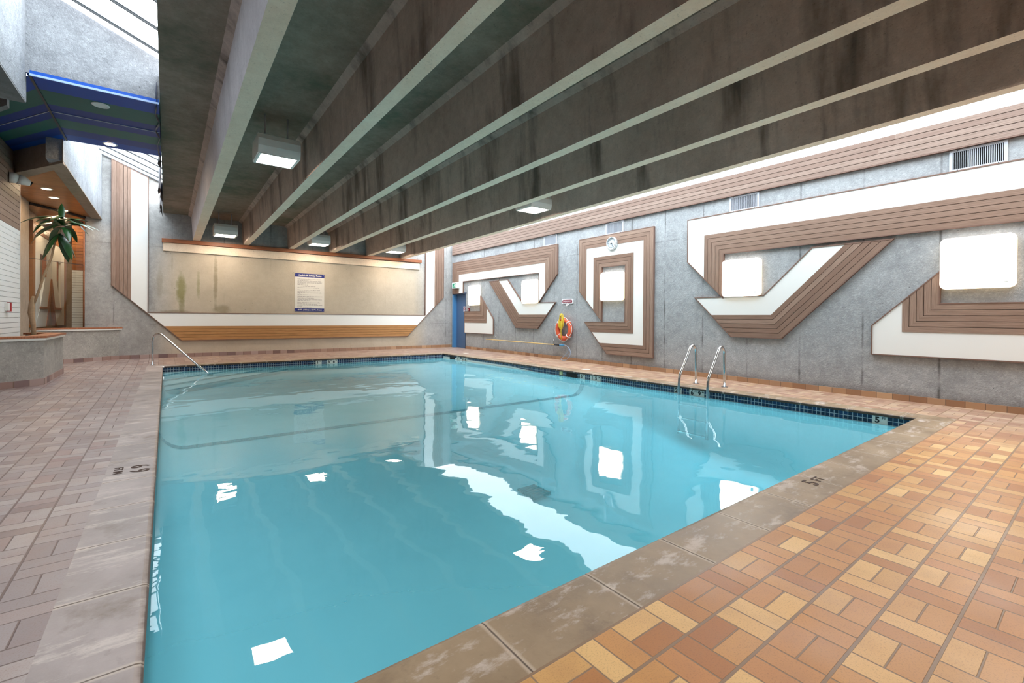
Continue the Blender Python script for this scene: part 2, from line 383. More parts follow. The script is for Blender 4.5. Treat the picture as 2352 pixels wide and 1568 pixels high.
# ------------------------------------------------------------------ mesh helpers
class MB:
    def __init__(s): s.v = []; s.f = []; s.uv = []; s.r = []; s.mi = []; s.sm = []
    def face(s, pts, uv=None, rnd=0.0, mi=0, sm=False):
        i = len(s.v); s.v += [tuple(p) for p in pts]; s.f.append(tuple(range(i, i+len(pts))))
        s.uv.append(uv or [(p[0]+p[1], p[2]) for p in pts]); s.r.append(rnd); s.mi.append(mi); s.sm.append(sm)
    def box(s, a, b, mi=0, rnd=0.0):
        x0, y0, z0 = a; x1, y1, z1 = b
        x0, x1 = min(x0, x1), max(x0, x1); y0, y1 = min(y0, y1), max(y0, y1); z0, z1 = min(z0, z1), max(z0, z1)
        P = [(x0,y0,z0),(x1,y0,z0),(x1,y1,z0),(x0,y1,z0),(x0,y0,z1),(x1,y0,z1),(x1,y1,z1),(x0,y1,z1)]
        for q in ((0,3,2,1),(4,5,6,7),(0,1,5,4),(1,2,6,5),(2,3,7,6),(3,0,4,7)): s.face([P[k] for k in q], None, rnd, mi)
    def prism(s, poly, fn, d0, d1, uvs=None, rnd=0.0, mi=0):
        A = [fn(u, v, d0) for u, v in poly]; B = [fn(u, v, d1) for u, v in poly]
        uv = uvs or list(poly); n = len(poly)
        s.face(B, uv, rnd, mi); s.face(A[::-1], uv[::-1], rnd, mi)
        for i in range(n):
            j = (i+1) % n
            s.face([A[i], A[j], B[j], B[i]], [uv[i], uv[j], uv[j], uv[i]], rnd, mi)
    def tube(s, pts, r, n=10, closed=False, mi=0, cap=True):
        pts = [Vector(p) for p in pts]; m = len(pts); rings = []
        prev = None
        for i, p in enumerate(pts):
            if closed: t = (pts[(i+1) % m]-pts[i-1]).normalized()
            else: t = (pts[min(i+1, m-1)]-pts[max(i-1, 0)]).normalized()
            if prev is None:
                a = Vector((0, 0, 1)) if abs(t.z) < 0.9 else Vector((1, 0, 0))
                nrm = t.cross(a).normalized()
            else:
                nrm = (prev - t*prev.dot(t)); nrm = nrm.normalized() if nrm.length > 1e-6 else t.orthogonal().normalized()
            prev = nrm; bi = t.cross(nrm)
            rr = r[i] if isinstance(r, (list, tuple)) else r
            rings.append([p + (nrm*math.cos(2*pi*k/n) + bi*math.sin(2*pi*k/n))*rr for k in range(n)])
        for i in range(m if closed else m-1):
            a, b = rings[i], rings[(i+1) % m]
            for k in range(n):
                l = (k+1) % n
                s.face([a[k], a[l], b[l], b[k]], None, 0, mi, True)
        if not closed and cap: s.face(rings[0][::-1], None, 0, mi); s.face(rings[-1], None, 0, mi)
    def build(s, name, mats, parent=None, bevel=0.0, weld=True):
        base = Vector((0, 0, 0)); q = parent
        while q is not None: base += q.location; q = q.parent
        me = bpy.data.meshes.new(name)
        me.from_pydata([tuple(Vector(v)-base) for v in s.v], [], s.f)
        me.uv_layers.new(name='UVMap'); me.attributes.new('rnd', 'FLOAT', 'CORNER')
        ul = me.uv_layers['UVMap']; at = me.attributes['rnd']
        c = 0
        for fi, poly in enumerate(me.polygons):
            poly.material_index = s.mi[fi]; poly.use_smooth = s.sm[fi]
            for k in range(poly.loop_total):
                ul.data[c].uv = s.uv[fi][k]; at.data[c].value = s.r[fi]; c += 1
        for m_ in (mats if isinstance(mats, (list, tuple)) else [mats]): me.materials.append(m_)
        if weld:
            bm = bmesh.new(); bm.from_mesh(me); bmesh.ops.remove_doubles(bm, verts=bm.verts, dist=1e-5)
            bmesh.ops.recalc_face_normals(bm, faces=bm.faces); bm.to_mesh(me); bm.free()
        o = bpy.data.objects.new(name, me); COL.objects.link(o)
        if parent: o.parent = parent
        if bevel:
            b = o.modifiers.new('bevel', 'BEVEL'); b.width = bevel; b.segments = 3; b.limit_method = 'ANGLE'
        return o

def tag(o, label, cat, group=None, kind=None):
    o['label'] = label; o['category'] = cat
    if group: o['group'] = group
    if kind: o['kind'] = kind
    return o
def thing(name, loc, label, cat, group=None):
    o = bpy.data.objects.new(name, None); o.empty_display_size = 0.1; COL.objects.link(o); o.location = loc
    return tag(o, label, cat, group)
def struct(o): o['kind'] = 'structure'; return o
def copy_tree(o, parent=None):
    c = o.copy(); COL.objects.link(c); c.parent = parent
    for ch in list(o.children): copy_tree(ch, c)
    return c
def text_mesh(name, body, size, mat, parent, origin, xdir, ydir, extrude=0.001, align='CENTER', bold=0.0):
    cu = bpy.data.curves.new(name, 'FONT'); cu.body = body; cu.size = size; cu.extrude = extrude
    cu.align_x = align; cu.align_y = 'CENTER'; cu.offset = bold; cu.resolution_u = 3
    ob = bpy.data.objects.new(name, cu); COL.objects.link(ob)
    dg = bpy.context.evaluated_depsgraph_get(); dg.update()
    me = bpy.data.meshes.new_from_object(ob.evaluated_get(dg))
    bpy.data.objects.remove(ob); bpy.data.curves.remove(cu)
    X = Vector(xdir).normalized(); Y = Vector(ydir).normalized(); Z = X.cross(Y)
    mt = Matrix((X, Y, Z)).transposed().to_4x4(); mt.translation = Vector(origin)
    base = Vector((0, 0, 0)); q = parent
    while q is not None: base += q.location; q = q.parent
    me.transform(Matrix.Translation(-base) @ mt)
    me.materials.clear(); me.materials.append(mat)
    o = bpy.data.objects.new(name, me); COL.objects.link(o)
    if parent: o.parent = parent
    return o

XW, YF = 8.905, 15.75
fR = lambda u, v, d: (XW-d, u, v)          # right wall: u = y, v = z
fF = lambda u, v, d: (u, YF-d, v)          # far wall: u = x, v = z
XC = -2.60
fC = lambda u, v, d: (XC+d, u, v)          # passage wall
ZW = -0.15                                 # water level
def deckz(x, y):
    e = max(0.0, min(1.0, (y-3.0)/9.0))
    d = max(-0.39-x, x-7.82, y-14.12, 1.19-y, 0.0)
    return 0.06*e*min(1.0, d/0.9)

# ================================================================== STRUCTURE
# deck with the pool opening
PX0, PX1, PY0, PY1 = -0.06, 7.47, 1.53, 13.78        # coping nose
CX0, CX1, CY0, CY1 = -0.37, 7.80, 1.20, 14.10        # coping outer
mb = MB()
def spans(a, b, cuts, step):
    c = sorted({a, b, *[q for q in cuts if a < q < b]}); out = []
    for i in range(len(c)-1):
        n = max(1, int(math.ceil((c[i+1]-c[i])/step)))
        out += [c[i]+(c[i+1]-c[i])*j/n for j in range(n)]
    return out+[b]
xs = spans(-4.6, 9.3, (CX0, CX1), 0.5); ys = spans(-3.2, 21.2, (CY0, CY1, 15.9), 0.6)
for i in range(len(xs)-1):
    for j in range(len(ys)-1):
        xm, ym = (xs[i]+xs[i+1])/2, (ys[j]+ys[j+1])/2
        if CX0 < xm < CX1 and CY0 < ym < CY1: continue
        mb.face([(x, y, deckz(x, y)) for x, y in ((xs[i], ys[j]), (xs[i+1], ys[j]), (xs[i+1], ys[j+1]), (xs[i], ys[j+1]))], None, 0, 0, True)
struct(mb.build('floor', DECK))

# right wall with the door opening
mb = MB()
for a, b in (((XW, -3.2, -0.3), (9.3, 14.69, 4.06)), ((XW, 14.69, 2.14), (9.3, 15.60, 4.06)), ((XW, 15.60, -0.3), (9.3, 16.1, 4.06))): mb.box(a, b)
struct(mb.build('wall_right', C_RIGHT))
# far wall, its top following the sloping glass on the left
mb = MB()
poly = [(-1.65, -0.3), (XW, -0.3), (XW, 4.06), (6.95, 4.30), (-0.08, 4.30), (-0.08, 4.84), (-1.40, 5.42), (-1.65, 5.42)]
mb.prism(poly, fF, 0.0, -0.35)
struct(mb.build('wall_far', C_FAR))
mb = MB(); mb.box((-4.6, -3.2, -0.1), (9.3, -3.0, 6.0)); struct(mb.build('wall_back', C_GREY))
mb = MB(); mb.box((-4.8, -3.2, -0.1), (-4.6, 10.0, 6.0)); struct(mb.build('wall_left_near', C_GREY))
# ledge of cast concrete under the timber rail on the far wall
mb = MB(); mb.prism([(-0.08, 2.98), (7.52, 2.98), (7.52, 3.21), (-0.08, 3.21)], fF, 0.0, 0.05); struct(mb.build('trim_1', C_BOT, None, 0.01))

# skirting tiles
mb = MB()
mb.box((XW-0.012, -3.0, deckz(XW, 0)-0.02), (XW+0.01, 14.69, 0.085))
def skirt(pts, h, name):
    mb = MB(); s = 0.0
    for (x0, y0), (x1, y1) in zip(pts[:-1], pts[1:]):
        L = math.hypot(x1-x0, y1-y0); n = max(1, int(L/0.6)); nx, ny = (y1-y0)/L*0.012, -(x1-x0)/L*0.012
        for i in range(n):
            a, b = i/n, (i+1)/n
            p = [(x0+(x1-x0)*t, y0+(y1-y0)*t) for t in (a, b)]
            zb = [deckz(*q)-0.01 for q in p]; zt = [deckz(*q)+h for q in p]
            u0, u1 = s+L*a, s+L*b
            F = lambda k, off, z: (p[k][0]+nx*off, p[k][1]+ny*off, z)
            mb.face([F(0, 1, zb[0]), F(1, 1, zb[1]), F(1, 1, zt[1]), F(0, 1, zt[0])], [(u0, 0), (u1, 0), (u1, h), (u0, h)])
            mb.face([F(0, 1, zt[0]), F(1, 1, zt[1]), F(1, 0, zt[1]), F(0, 0, zt[0])], [(u0, 0.3), (u1, 0.3), (u1, h), (u0, h)])
        s += L
    return struct(mb.build(name, BASETILE, None, 0, False))
skirt([(XW, 14.69), (XW, -3.0)], 0.09, 'baseboard_right')
skirt([(-0.97, YF), (XW, YF)], 0.10, 'baseboard_far')

# ceiling slab: 4 in deep, falling towards the far wall
def zb(y): return 3.33+(15.75-y)*0.0150        # beam soffit
def zs(y): return 4.02+(15.75-y)*0.0150        # slab soffit
mb = MB()
Y0, Y1 = -3.0, 15.78
P = [(-0.08, Y0, zs(Y0)), (6.97, Y0, zs(Y0)), (6.97, Y1, zs(Y1)), (-0.08, Y1, zs(Y1))]
Q = [(x, y, z+0.28) for x, y, z in P]
mb.face(P[::-1]); mb.face(Q)
for i in range(4): mb.face([P[i], P[(i+1) % 4], Q[(i+1) % 4], Q[i]])
struct(mb.build('ceiling', C_SLAB))
BX = [(0.585, 0.76), (1.81, 1.965), (3.04, 3.20), (4.27, 4.44), (5.51, 5.68), (6.75, 6.91)]
ORD = ['first', 'second', 'third', 'fourth', 'fifth', 'sixth']
for i, (a, b) in enumerate(BX):
    mb = MB()
    def sec(y):
        z0, z1 = zb(y), zs(y)+0.01
        return [(a, y, z0), (b, y, z0), (b+0.035, y, z1-0.07), (b+0.12, y, z1), (a-0.12, y, z1), (a-0.035, y, z1-0.07)]
    A, B = sec(-3.0), sec(15.74)
    uvn = [(0, 0)]*4
    for j in range(6):
        l = (j+1) % 6
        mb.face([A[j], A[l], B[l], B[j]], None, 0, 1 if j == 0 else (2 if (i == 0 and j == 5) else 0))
    mb.face(A[::-1]); mb.face(B)
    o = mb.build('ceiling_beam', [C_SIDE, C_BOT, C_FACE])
    extra = ' beside the left skylight' if i == 0 else (' beside the skylight along the right wall' if i == 5 else '')
    tag(o, 'dark stained concrete ceiling beam, %s from the left%s' % (ORD[i], extra), 'beam', 'concrete ceiling beams')

# skylights: glass and bars
def glaz(name, x0, x1, z0f, z1f, ys_, bars):
    # x0/z0f left edge, x1/z1f right edge heights as functions of y
    t = bpy.data.objects.new(name, None); COL.objects.link(t); t.location = (0, 0, 0); t['kind'] = 'structure'
    mb = MB(); a, b = ys_[0], ys_[-1]
    mb.face([(x0, a, z0f(a)), (x1, a, z1f(a)), (x1, b, z1f(b)), (x0, b, z0f(b))])
    mb.build('glass_pane', GLASS, t)
    if not bars: return t
    mb = MB()
    for y in ys_:
        for (dy, dz0, dz1, mi) in ((0.011, -0.014, 0.012, 0), (0.020, 0.012, 0.03, 1)):
            p = [(x0, z0f(y)), (x1, z1f(y))]
            P = [(p[0][0], y-dy, p[0][1]+dz0), (p[1][0], y-dy, p[1][1]+dz0), (p[1][0], y+dy, p[1][1]+dz0), (p[0][0], y+dy, p[0][1]+dz0)]
            Q = [(q[0], q[1], q[2]-dz0+dz1) for q in P]
            mb.face(P[::-1], None, 0, mi); mb.face(Q, None, 0, mi)
            for i in range(4): mb.face([P[i], P[(i+1) % 4], Q[(i+1) % 4], Q[i]], None, 0, mi)
    mb.build('glazing_bars', [DARK_METAL, ALU], t)
    return t
def zl(x): return lambda y: 4.66+0.42*(-0.09-x)+0.018*max(0, y-7.7)
ysl = [-2.9+0.62*i for i in range(17)] + [7.62, 10.3] + [10.9+0.62*i for i in range(8)] + [15.72]
glaz('window_1', -1.40, -0.07, zl(-1.40), zl(-0.07), sorted(y for y in ysl if y < 7.7), True)
glaz('window_2', -1.40, -0.07, zl(-1.40), zl(-0.07), sorted(y for y in ysl if y > 10.2), True)
glaz('window_3', 6.96, 8.96, lambda y: 4.36, lambda y: 4.08, [-2.9+1.22*i for i in range(16)], False)

# upper concrete wall along the left skylight, above the timber soffits
mb = MB(); mb.box((-1.55, -3.0, 3.72), (-1.33, 7.80, 6.0)); struct(mb.build('wall_left_upper', C_PALE))
mb = MB(); mb.box((-1.55, -3.0, 3.70), (-1.332, 7.78, 3.72)); mb.box((-1.85, -3.0, 3.70), (-1.55, 7.78, 3.9)); struct(mb.build('trim_2', C_GREY))
mb = MB(); mb.prism([(10.22, 3.68), (15.74, 3.68), (15.74, 5.30), (10.22, 5.20)], lambda u, v, d: (-1.53+d, u, v), 0.0, 0.20); struct(mb.build('wall_left_beam', C_PALE))
mb = MB(); mb.box((-1.531, 10.47, 3.66), (-1.329, 15.74, 3.682)); struct(mb.build('trim_3', C_TAN))
# bridge over the gap: concrete cheeks and the painted blue soffit
mb = MB(); mb.prism([(-1.33, 4.06), (-0.08, 4.06), (-0.08, 4.63), (-1.33, 5.155)], lambda u, v, d: (u, d, v), 7.76, 7.96); struct(mb.build('wall_bridge_near', C_PALE))
mb = MB(); mb.prism([(-1.33, 4.06), (-0.08, 4.06), (-0.08, 4.68), (-1.33, 5.20)], lambda u, v, d: (u, d, v), 10.02, 10.22); struct(mb.build('wall_bridge_far', C_PALE))
mb = MB(); mb.box((-1.33, 7.96, 4.2), (-0.08, 10.02, 4.5)); mb.box((-4.6, 7.0, 4.2), (-1.55, 16.0, 4.5)); struct(mb.build('ceiling_bridge', C_GREY))
t = thing('painted_soffit', (-0.8, 8.9, 4.02), 'blue and green striped painted soffit panels under the bridge at the left', 'ceiling panel')
st = [(7.72, 8.12, 0), (8.12, 8.62, 2), (8.62, 8.9, 1), (8.9, 9.18, 1), (9.18, 9.58, 2), (9.58, 9.9, 1), (9.9, 10.22, 0)]
mb = MB()
for a, b, mi in st: mb.face([(-1.29, a, 4.02), (-0.085, a, 4.02), (-0.085, b, 4.02), (-1.29, b, 4.02)], None, 0, mi)
mb.face([(-1.29, 7.72, 4.02), (-0.085, 7.72, 4.02), (-0.085, 7.72, 4.08), (-1.29, 7.72, 4.08)], None, 0, 0)
mb.build('soffit_panel', [B_BLUE, B_NAVY, B_GREEN], t, 0, False)
mb = MB()
for a, b, mi in st:
    dx, dy = -1.9, 3.1
    mb.face([(-1.29, a, 4.02), (-1.29, b, 4.02), (-1.29+dx, b+dy, 4.02), (-1.29+dx, a+dy, 4.02)], None, 0, mi)
mb.build('soffit_panel', [B_BLUE, B_NAVY, B_GREEN], t, 0, False)
mb = MB(); mb.box((-1.29, 8.892, 4.012), (-0.09, 8.908, 4.018)); mb.build('joint_strip', ALU, t)
mb = MB(); mb.prism([(-1.29, 8.892), (-3.19, 11.992), (-3.19, 12.01), (-1.29, 8.91)], lambda u, v, d: (u, v, 4.012+d), 0, 0.006); mb.build('joint_strip', ALU, t)
mb = MB(); mb.box((-1.30, 7.72, 4.008), (-1.275, 10.22, 4.019)); mb.build('corner_seam', DARK_METAL, t)
mb = MB(); mb.box((-1.29, 7.70, 4.01), (-0.085, 7.72, 4.035)); mb.build('edge_fascia', simple('pale_blue_fascia', (150, 176, 220), 0.4), t)
# concrete beam under the far edge of the angled soffit
ang = lambda a, s: (-1.29-0.613*0+a*(-0.522)+s*0.853, 10.22+a*0.853+s*0.522)
def angbeam(name, y0, z0, z1, th, L, mat, x0=-1.29):
    mb = MB(); dx, dy = -0.522, 0.853
    p = [(x0, y0), (x0+dx*L, y0+dy*L), (x0+dx*L+0.853*th*0.6, y0+dy*L+th), (x0, y0+th)]
    mb.prism(p, lambda u, v, d: (u, v, d), z0, z1); return mb.build(name, mat)
struct(angbeam('trim_4', 10.2, 3.64, 4.03, 0.24, 1.62, C_TAN, -1.332))
struct(angbeam('trim_5', 7.86, 3.66, 4.03, 0.12, 2.6, C_GREY, -1.5))
# timber soffits
def boards_xy(name, poly_x0, poly_x1, y0, y1, z, mat, w=0.11, clip=None):
    mb = MB(); y = y0; i = 0
    while y < y1-0.01:
        a, b = y+0.003, min(y+w, y1)-0.003
        xa, xb = poly_x0, poly_x1
        if clip: xa, xb = clip((a+b)/2)
        if xb-xa > 0.02:
            r = random.random()
            mb.prism([(xa, a), (xb, a), (xb, b), (xa, b)], lambda u, v, d: (u, v, d), z, z+0.02, [(xa+i*3.1, 0), (xb+i*3.1, 0), (xb+i*3.1, w), (xa+i*3.1, w)], r)
        y += w; i += 1
    return mb.build(name, mat)
o = boards_xy('soffit_boards', -3.2, -1.53, 10.5, 17.4, 3.70, WOOD_SOFFIT, 0.12, lambda y: (max(-3.2, -2.7), -1.53) if y > 12.4 else (-1.29-(y-10.54)*0.61-0.1, -1.53))
tag(o, 'varnished cedar board soffit with downlights over the alcove at the left', 'ceiling panel')
o = boards_xy('soffit_boards', -4.5, -1.85, -2.9, 8.6, 3.72, WOOD_SOFFIT, 0.12)
tag(o, 'sliver of orange cedar soffit at the left edge, nearer than the blue panels', 'ceiling panel')

# ================================================================== WALL ART
def seglen(a, b): return math.hypot(a[0]-b[0], a[1]-b[1])
def band(mb, A, B, n, fn, d0, d1, gap=0.006, w_total=None):
    for k in range(n):
        r = random.random(); off = random.random()*20
        def pt(i, t): return (A[i][0]+(B[i][0]-A[i][0])*t, A[i][1]+(B[i][1]-A[i][1])*t)
        L0 = 0.0
        for i in range(len(A)-1):
            g = gap/2/max(0.05, w_total or 0.4)
            t0, t1 = k/n+(g if k else 0), (k+1)/n-(g if k < n-1 else 0)
            q = [pt(i, t0), pt(i+1, t0), pt(i+1, t1), pt(i, t1)]
            L = seglen(q[0], q[1]); w = (w_total or 0.4)/n
            uv = [(off+L0, k), (off+L0+L, k), (off+L0+L, k+w), (off+L0, k+w)]
            rr = min(1.0, max(0.0, r+random.uniform(-0.15, 0.15)))
            mb.prism(q, fn, d0, d1, uv, rr)
            L0 += L
def edge_strip(mb, pts, fn, d0, d1, w, closed=True):
    n = len(pts); area = sum(pts[i][0]*pts[(i+1) % n][1]-pts[(i+1) % n][0]*pts[i][1] for i in range(n))
    sg = 1 if area > 0 else -1
    offs = []
    for i in range(n):
        p, a, b = Vector(pts[i]), Vector(pts[i-1]), Vector(pts[(i+1) % n])
        e1, e2 = (p-a).normalized(), (b-p).normalized()
        n1, n2 = Vector((e1.y, -e1.x))*sg, Vector((e2.y, -e2.x))*sg
        m = (n1+n2); m = m.normalized() if m.length > 0.2 else n1
        offs.append(p + m*(w/max(0.4, m.dot(n1))))
    for i in range(n):
        j = (i+1) % n
        mb.prism([tuple(pts[i]), tuple(pts[j]), tuple(offs[j]), tuple(offs[i])], fn, d0, d1)
def art(label, fn, loc, layers, D=0.045, mat=WOOD, trim=True, matmap=None):
    """layers: list of (kind, outer, inner, n)"""
    t = thing('wall_art', loc, label, 'wall art', 'wood and white supergraphic wall pieces')
    for kind, A, B, n, wt in layers:
        if kind == 'wood':
            mb = MB(); band(mb, A, B, 1, fn, 0.0, D-0.014, 0); bk = mb
            o = bk.build('groove_backing', GROOVE, t)
            mb = MB(); band(mb, A, B, n, fn, D-0.014, D, 0.007, wt); mb.build('wood_cladding', mat, t)
        else:
            mb = MB(); band(mb, A, B, 1, fn, 0.0, D-0.006, 0); mb.build('white_panel', WHITE, t)
    if trim:
        O = list(layers[0][1]); I = list(layers[-1][2])
        mb = MB(); edge_strip(mb, O+I[::-1], fn, 0.0, D+0.004, 0.016); mb.build('edge_trim', TRIM, t)
    return t
YE = -1.2
# F1: hook above the door
o_ = [(15.60, 2.14), (15.60, 3.31), (9.65, 3.31), (9.65, 2.48)]
m_ = [(15.13, 2.14), (15.13, 2.84), (10.16, 2.84), (10.16, 1.97)]
i_ = [(14.83, 2.14), (14.83, 2.57), (10.43, 2.57), (10.43, 1.70)]
art('long wood and white hooked panel over the blue door', fR, (XW, 12, 2.5), [('wood', o_, m_, 6, 0.47), ('white', m_, i_, 1, 0.3)])
# F2: check mark between the two far lamps
o_ = [(13.06, 2.45), (11.55, 0.91), (10.50, 0.91)]
m_ = [(12.50, 2.45), (11.39, 1.32), (10.08, 1.32)]
i_ = [(12.02, 2.45), (11.22, 1.66), (9.73, 1.66)]
art('small check-mark wood and white panel under the second lamp from the door', fR, (XW, 11, 1.5), [('wood', o_, m_, 5, 0.40), ('white', m_, i_, 1, 0.33)])
# F3: low corner beside the door
i_ = [(14.69, 1.43), (13.62, 1.43), (13.62, 1.96)]
m_ = [(14.69, 1.03), (13.22, 1.03), (13.22, 1.56)]
o_ = [(14.69, 0.66), (12.83, 0.66), (12.83, 1.17)]
art('low corner-shaped wood and white panel right beside the blue door', fR, (XW, 14, 1), [('wood', i_, m_, 5, 0.40), ('white', m_, o_, 1, 0.37)])
# O: tall open ring under the clock
o_ = [(8.76, 1.95), (8.76, 3.31), (6.42, 3.31), (6.42, 0.33), (7.78, 0.33)]
a_ = [(8.50, 1.69), (8.50, 3.05), (6.69, 3.05), (6.69, 0.59), (8.04, 0.59)]
b_ = [(8.25, 1.44), (8.25, 2.79), (6.97, 2.79), (6.97, 0.86), (8.30, 0.86)]
i_ = [(7.98, 1.17), (7.98, 2.53), (7.21, 2.53), (7.21, 1.11), (8.54, 1.11)]
art('tall ring-shaped wood and white panel framing the middle lamp, clock at its top', fR, (XW, 7.6, 1.8), [('wood', o_, a_, 3, 0.26), ('white', a_, b_, 1, 0.27), ('wood', b_, i_, 3, 0.26)])
# F4: long top hook running out of the picture
o_ = [(5.55, 2.43), (5.55, 3.31), (YE, 3.31)]
m_ = [(5.18, 2.06), (5.18, 2.94), (YE, 2.94)]
i_ = [(4.78, 1.66), (4.78, 2.53), (YE, 2.53)]
art('longest white and wood hooked panel running along the upper right wall', fR, (XW, 3, 2.9), [('white', o_, m_, 1, 0.37), ('wood', m_, i_, 5, 0.40)])
# F5: large check mark above the ladder
o_ = [(2.12, 2.45), (3.69, 0.88), (4.60, 0.88)]
m_ = [(2.72, 2.45), (3.86, 1.30), (5.01, 1.30)]
i_ = [(3.19, 2.45), (3.99, 1.65), (5.36, 1.65)]
art('large check-mark wood and white panel on the right wall above the pool ladder', fR, (XW, 4, 1.6), [('wood', o_, m_, 5, 0.42), ('white', m_, i_, 1, 0.33)])
# F6: low corner at the right edge
i_ = [(1.57, 1.90), (1.57, 1.45), (YE, 1.45)]
m_ = [(1.98, 1.49), (1.98, 1.04), (YE, 1.04)]
o_ = [(2.34, 1.13), (2.34, 0.69), (YE, 0.69)]
art('low wood and white corner panel under the lamp at the right edge', fR, (XW, 1, 1.2), [('wood', i_, m_, 5, 0.41), ('white', m_, o_, 1, 0.35)])
# far wall U
zt = 4.9
i_ = [(-0.41, zt), (-0.41, 1.28), (7.77, 1.28), (7.77, 4.04)]
m_ = [(-0.75, zt+0.16), (-0.75, 1.62-0.0), (-0.05, 0.92), (7.44, 0.92), (8.14, 1.62), (8.14, 4.04)]
o_ = [(-1.13, zt+0.33), (-1.13, 2.00), (0.28, 0.53), (7.06, 0.53), (8.52, 1.99), (8.52, 4.04)]
t = thing('wall_art', (3.7, YF, 0.53), 'huge U-shaped white and wood panel round the far wall', 'wall art', 'wood and white supergraphic wall pieces')
for nm, A, B in (('white_panel', [(-0.41, zt), (-0.41, 1.28)], [(-0.75, zt+0.16), (-0.75, 1.62)]), ('white_panel', [(-0.41, 1.28), (7.77, 1.28)], [(-0.05, 0.92), (7.44, 0.92)]), ('white_panel', [(7.77, 1.28), (7.77, 4.04)], [(8.14, 1.62), (8.14, 4.04)])):
    mb = MB(); band(mb, A, B, 1, fF, 0, 0.04, 0)
    if A[0][1] == 1.28 and A[1][1] == 1.28:
        mb.prism([(-0.41, 1.28), (-0.75, 1.62), (-0.05, 0.92)], fF, 0, 0.04); mb.prism([(7.77, 1.28), (8.14, 1.62), (7.44, 0.92)], fF, 0, 0.04)
    mb.build(nm, WHITE, t)
for A, B, mt in (([(-0.75, zt+0.16), (-0.75, 1.62)], [(-1.13, zt+0.33), (-1.13, 2.00)], WOOD), ([(-0.05, 0.92), (7.44, 0.92)], [(0.34, 0.53), (7.05, 0.53)], WOOD_GOLD), ([(8.14, 4.04), (8.14, 1.62)], [(8.52, 4.04), (8.52, 1.99)], WOOD)):
    mb = MB(); band(mb, A, B, 1, fF, 0, 0.03, 0); mb.build('groove_backing', GROOVE, t)
    mb = MB(); band(mb, A, B, 5, fF, 0.03, 0.045, 0.007, 0.38); mb.build('wood_cladding', mt, t)
mb = MB()
edge_strip(mb, [(-0.41, zt), (-0.41, 1.28), (7.77, 1.28), (7.77, 4.04), (8.52, 4.04), (8.52, 1.99), (7.05, 0.53), (0.34, 0.53), (-1.13, 2.00), (-1.13, zt+0.33)], fF, 0, 0.05, 0.018)
mb.build('edge_trim', TRIM, t)
# cedar band high on the right wall
t = thing('cedar_band', (XW, 6, 3.64), 'long cedar board band along the top of the right wall below the skylight', 'wall panel')
mb = MB(); band(mb, [(15.62, 4.05), (-3.0, 4.05)], [(15.62, 3.64), (-3.0, 3.64)], 1, fR, 0.0, 0.045, 0); mb.build('groove_backing', GROOVE, t)
mb = MB()
for k in range(5):
    z1 = 4.05-k*0.082; y = 15.62
    while y > -3:
        y2 = max(-3.0, y-random.uniform(2.4, 4.2)); r = random.random(); o = random.random()*30
        mb.prism([(y, z1-0.004), (y2, z1-0.004), (y2, z1-0.078), (y, z1-0.078)], fR, 0.045, 0.06, [(o, k), (o+y-y2, k), (o+y-y2, k+0.08), (o, k+0.08)], r); y = y2
mb.build('wood_cladding', WOOD_BAND, t)
mb = MB(); mb.prism([(15.64, 3.625), (-3.0, 3.625), (-3.0, 3.64), (15.64, 3.64)], fR, 0, 0.066); mb.build('edge_trim', TRIM, t)
# timber rail on the far wall
mb = MB(); mb.prism([(-0.11, 3.21), (7.58, 3.24), (7.58, 3.34), (-0.11, 3.315)], fF, 0.0, 0.10, [(0, 0), (7.7, 0), (7.7, 0.1), (0, 0.1)], 0.4)
tag(mb.build('timber_rail', WOOD_RED, None, 0.006), 'reddish timber rail across the far wall under the beam ends', 'rail')

# ================================================================== WALL LAMPS
def rrect(u0, u1, v0, v1, r, n=5):
    out = []
    for cx, cy, a0 in ((u1-r, v1-r, 0), (u0+r, v1-r, 90), (u0+r, v0+r, 180), (u1-r, v0+r, 270)):
        for i in range(n+1):
            a = math.radians(a0+90*i/n); out.append((cx+r*math.cos(a), cy+r*math.sin(a)))
    return out
LY = [(13.61, 14.40), (10.46, 11.22), (7.245, 7.98), (4.04, 4.765), (0.83, 1.54)]
LL = ['square lit wall lamp next to the blue door, farthest of five', 'square lit wall lamp, second from the door, inside the hooked panel', 'square lit wall lamp in the ring-shaped panel below the clock',
      'square lit wall lamp above the big check-mark panel', 'square lit wall lamp nearest the camera at the right edge']
proto = thing('wall_lamp', (XW, (LY[0][0]+LY[0][1])/2, 2.02), LL[0], 'wall lamp', 'square wall lamps')
c0 = (LY[0][0]+LY[0][1])/2
mb = MB(); mb.prism(rrect(c0-0.35, c0+0.35, 1.69, 2.35, 0.05), fR, 0.0, 0.03); mb.build('back_plate', LAMP_BODY, proto)
mb = MB()
def dome(u0, u1, v0, v1, r, fn, ds):
    rings = [[fn(u, v, d) for u, v in rrect(u0+e, u1-e, v0+e, v1-e, max(0.01, r-e*0.5))] for e, d in ds]
    for a, b in zip(rings[:-1], rings[1:]):
        for k in range(len(a)):
            l = (k+1) % len(a); mb.face([a[k], a[l], b[l], b[k]], None, 0, 0, True)
    mb.face(rings[-1])
dome(c0-0.372, c0+0.372, 1.66, 2.375, 0.07, fR, [(0.0, 0.078), (0.015, 0.098), (0.05, 0.105)])
mb.build('diffuser', LAMP_E, proto)
mb = MB(); mb.prism(rrect(c0-0.372, c0+0.372, 1.66, 2.375, 0.07), fR, 0.028, 0.078); mb.build('side_rim', RIM_E, proto)
mb = MB(); mb.prism([(c0-0.30, 1.72), (c0-0.265, 1.72), (c0-0.265, 1.745), (c0-0.30, 1.745)], fR, 0.10, 0.112); mb.build('latch', WHITE_TRIM, proto)
for i in range(1, 5):
    c = copy_tree(proto); c.location.y = (LY[i][0]+LY[i][1])/2; c['label'] = LL[i]

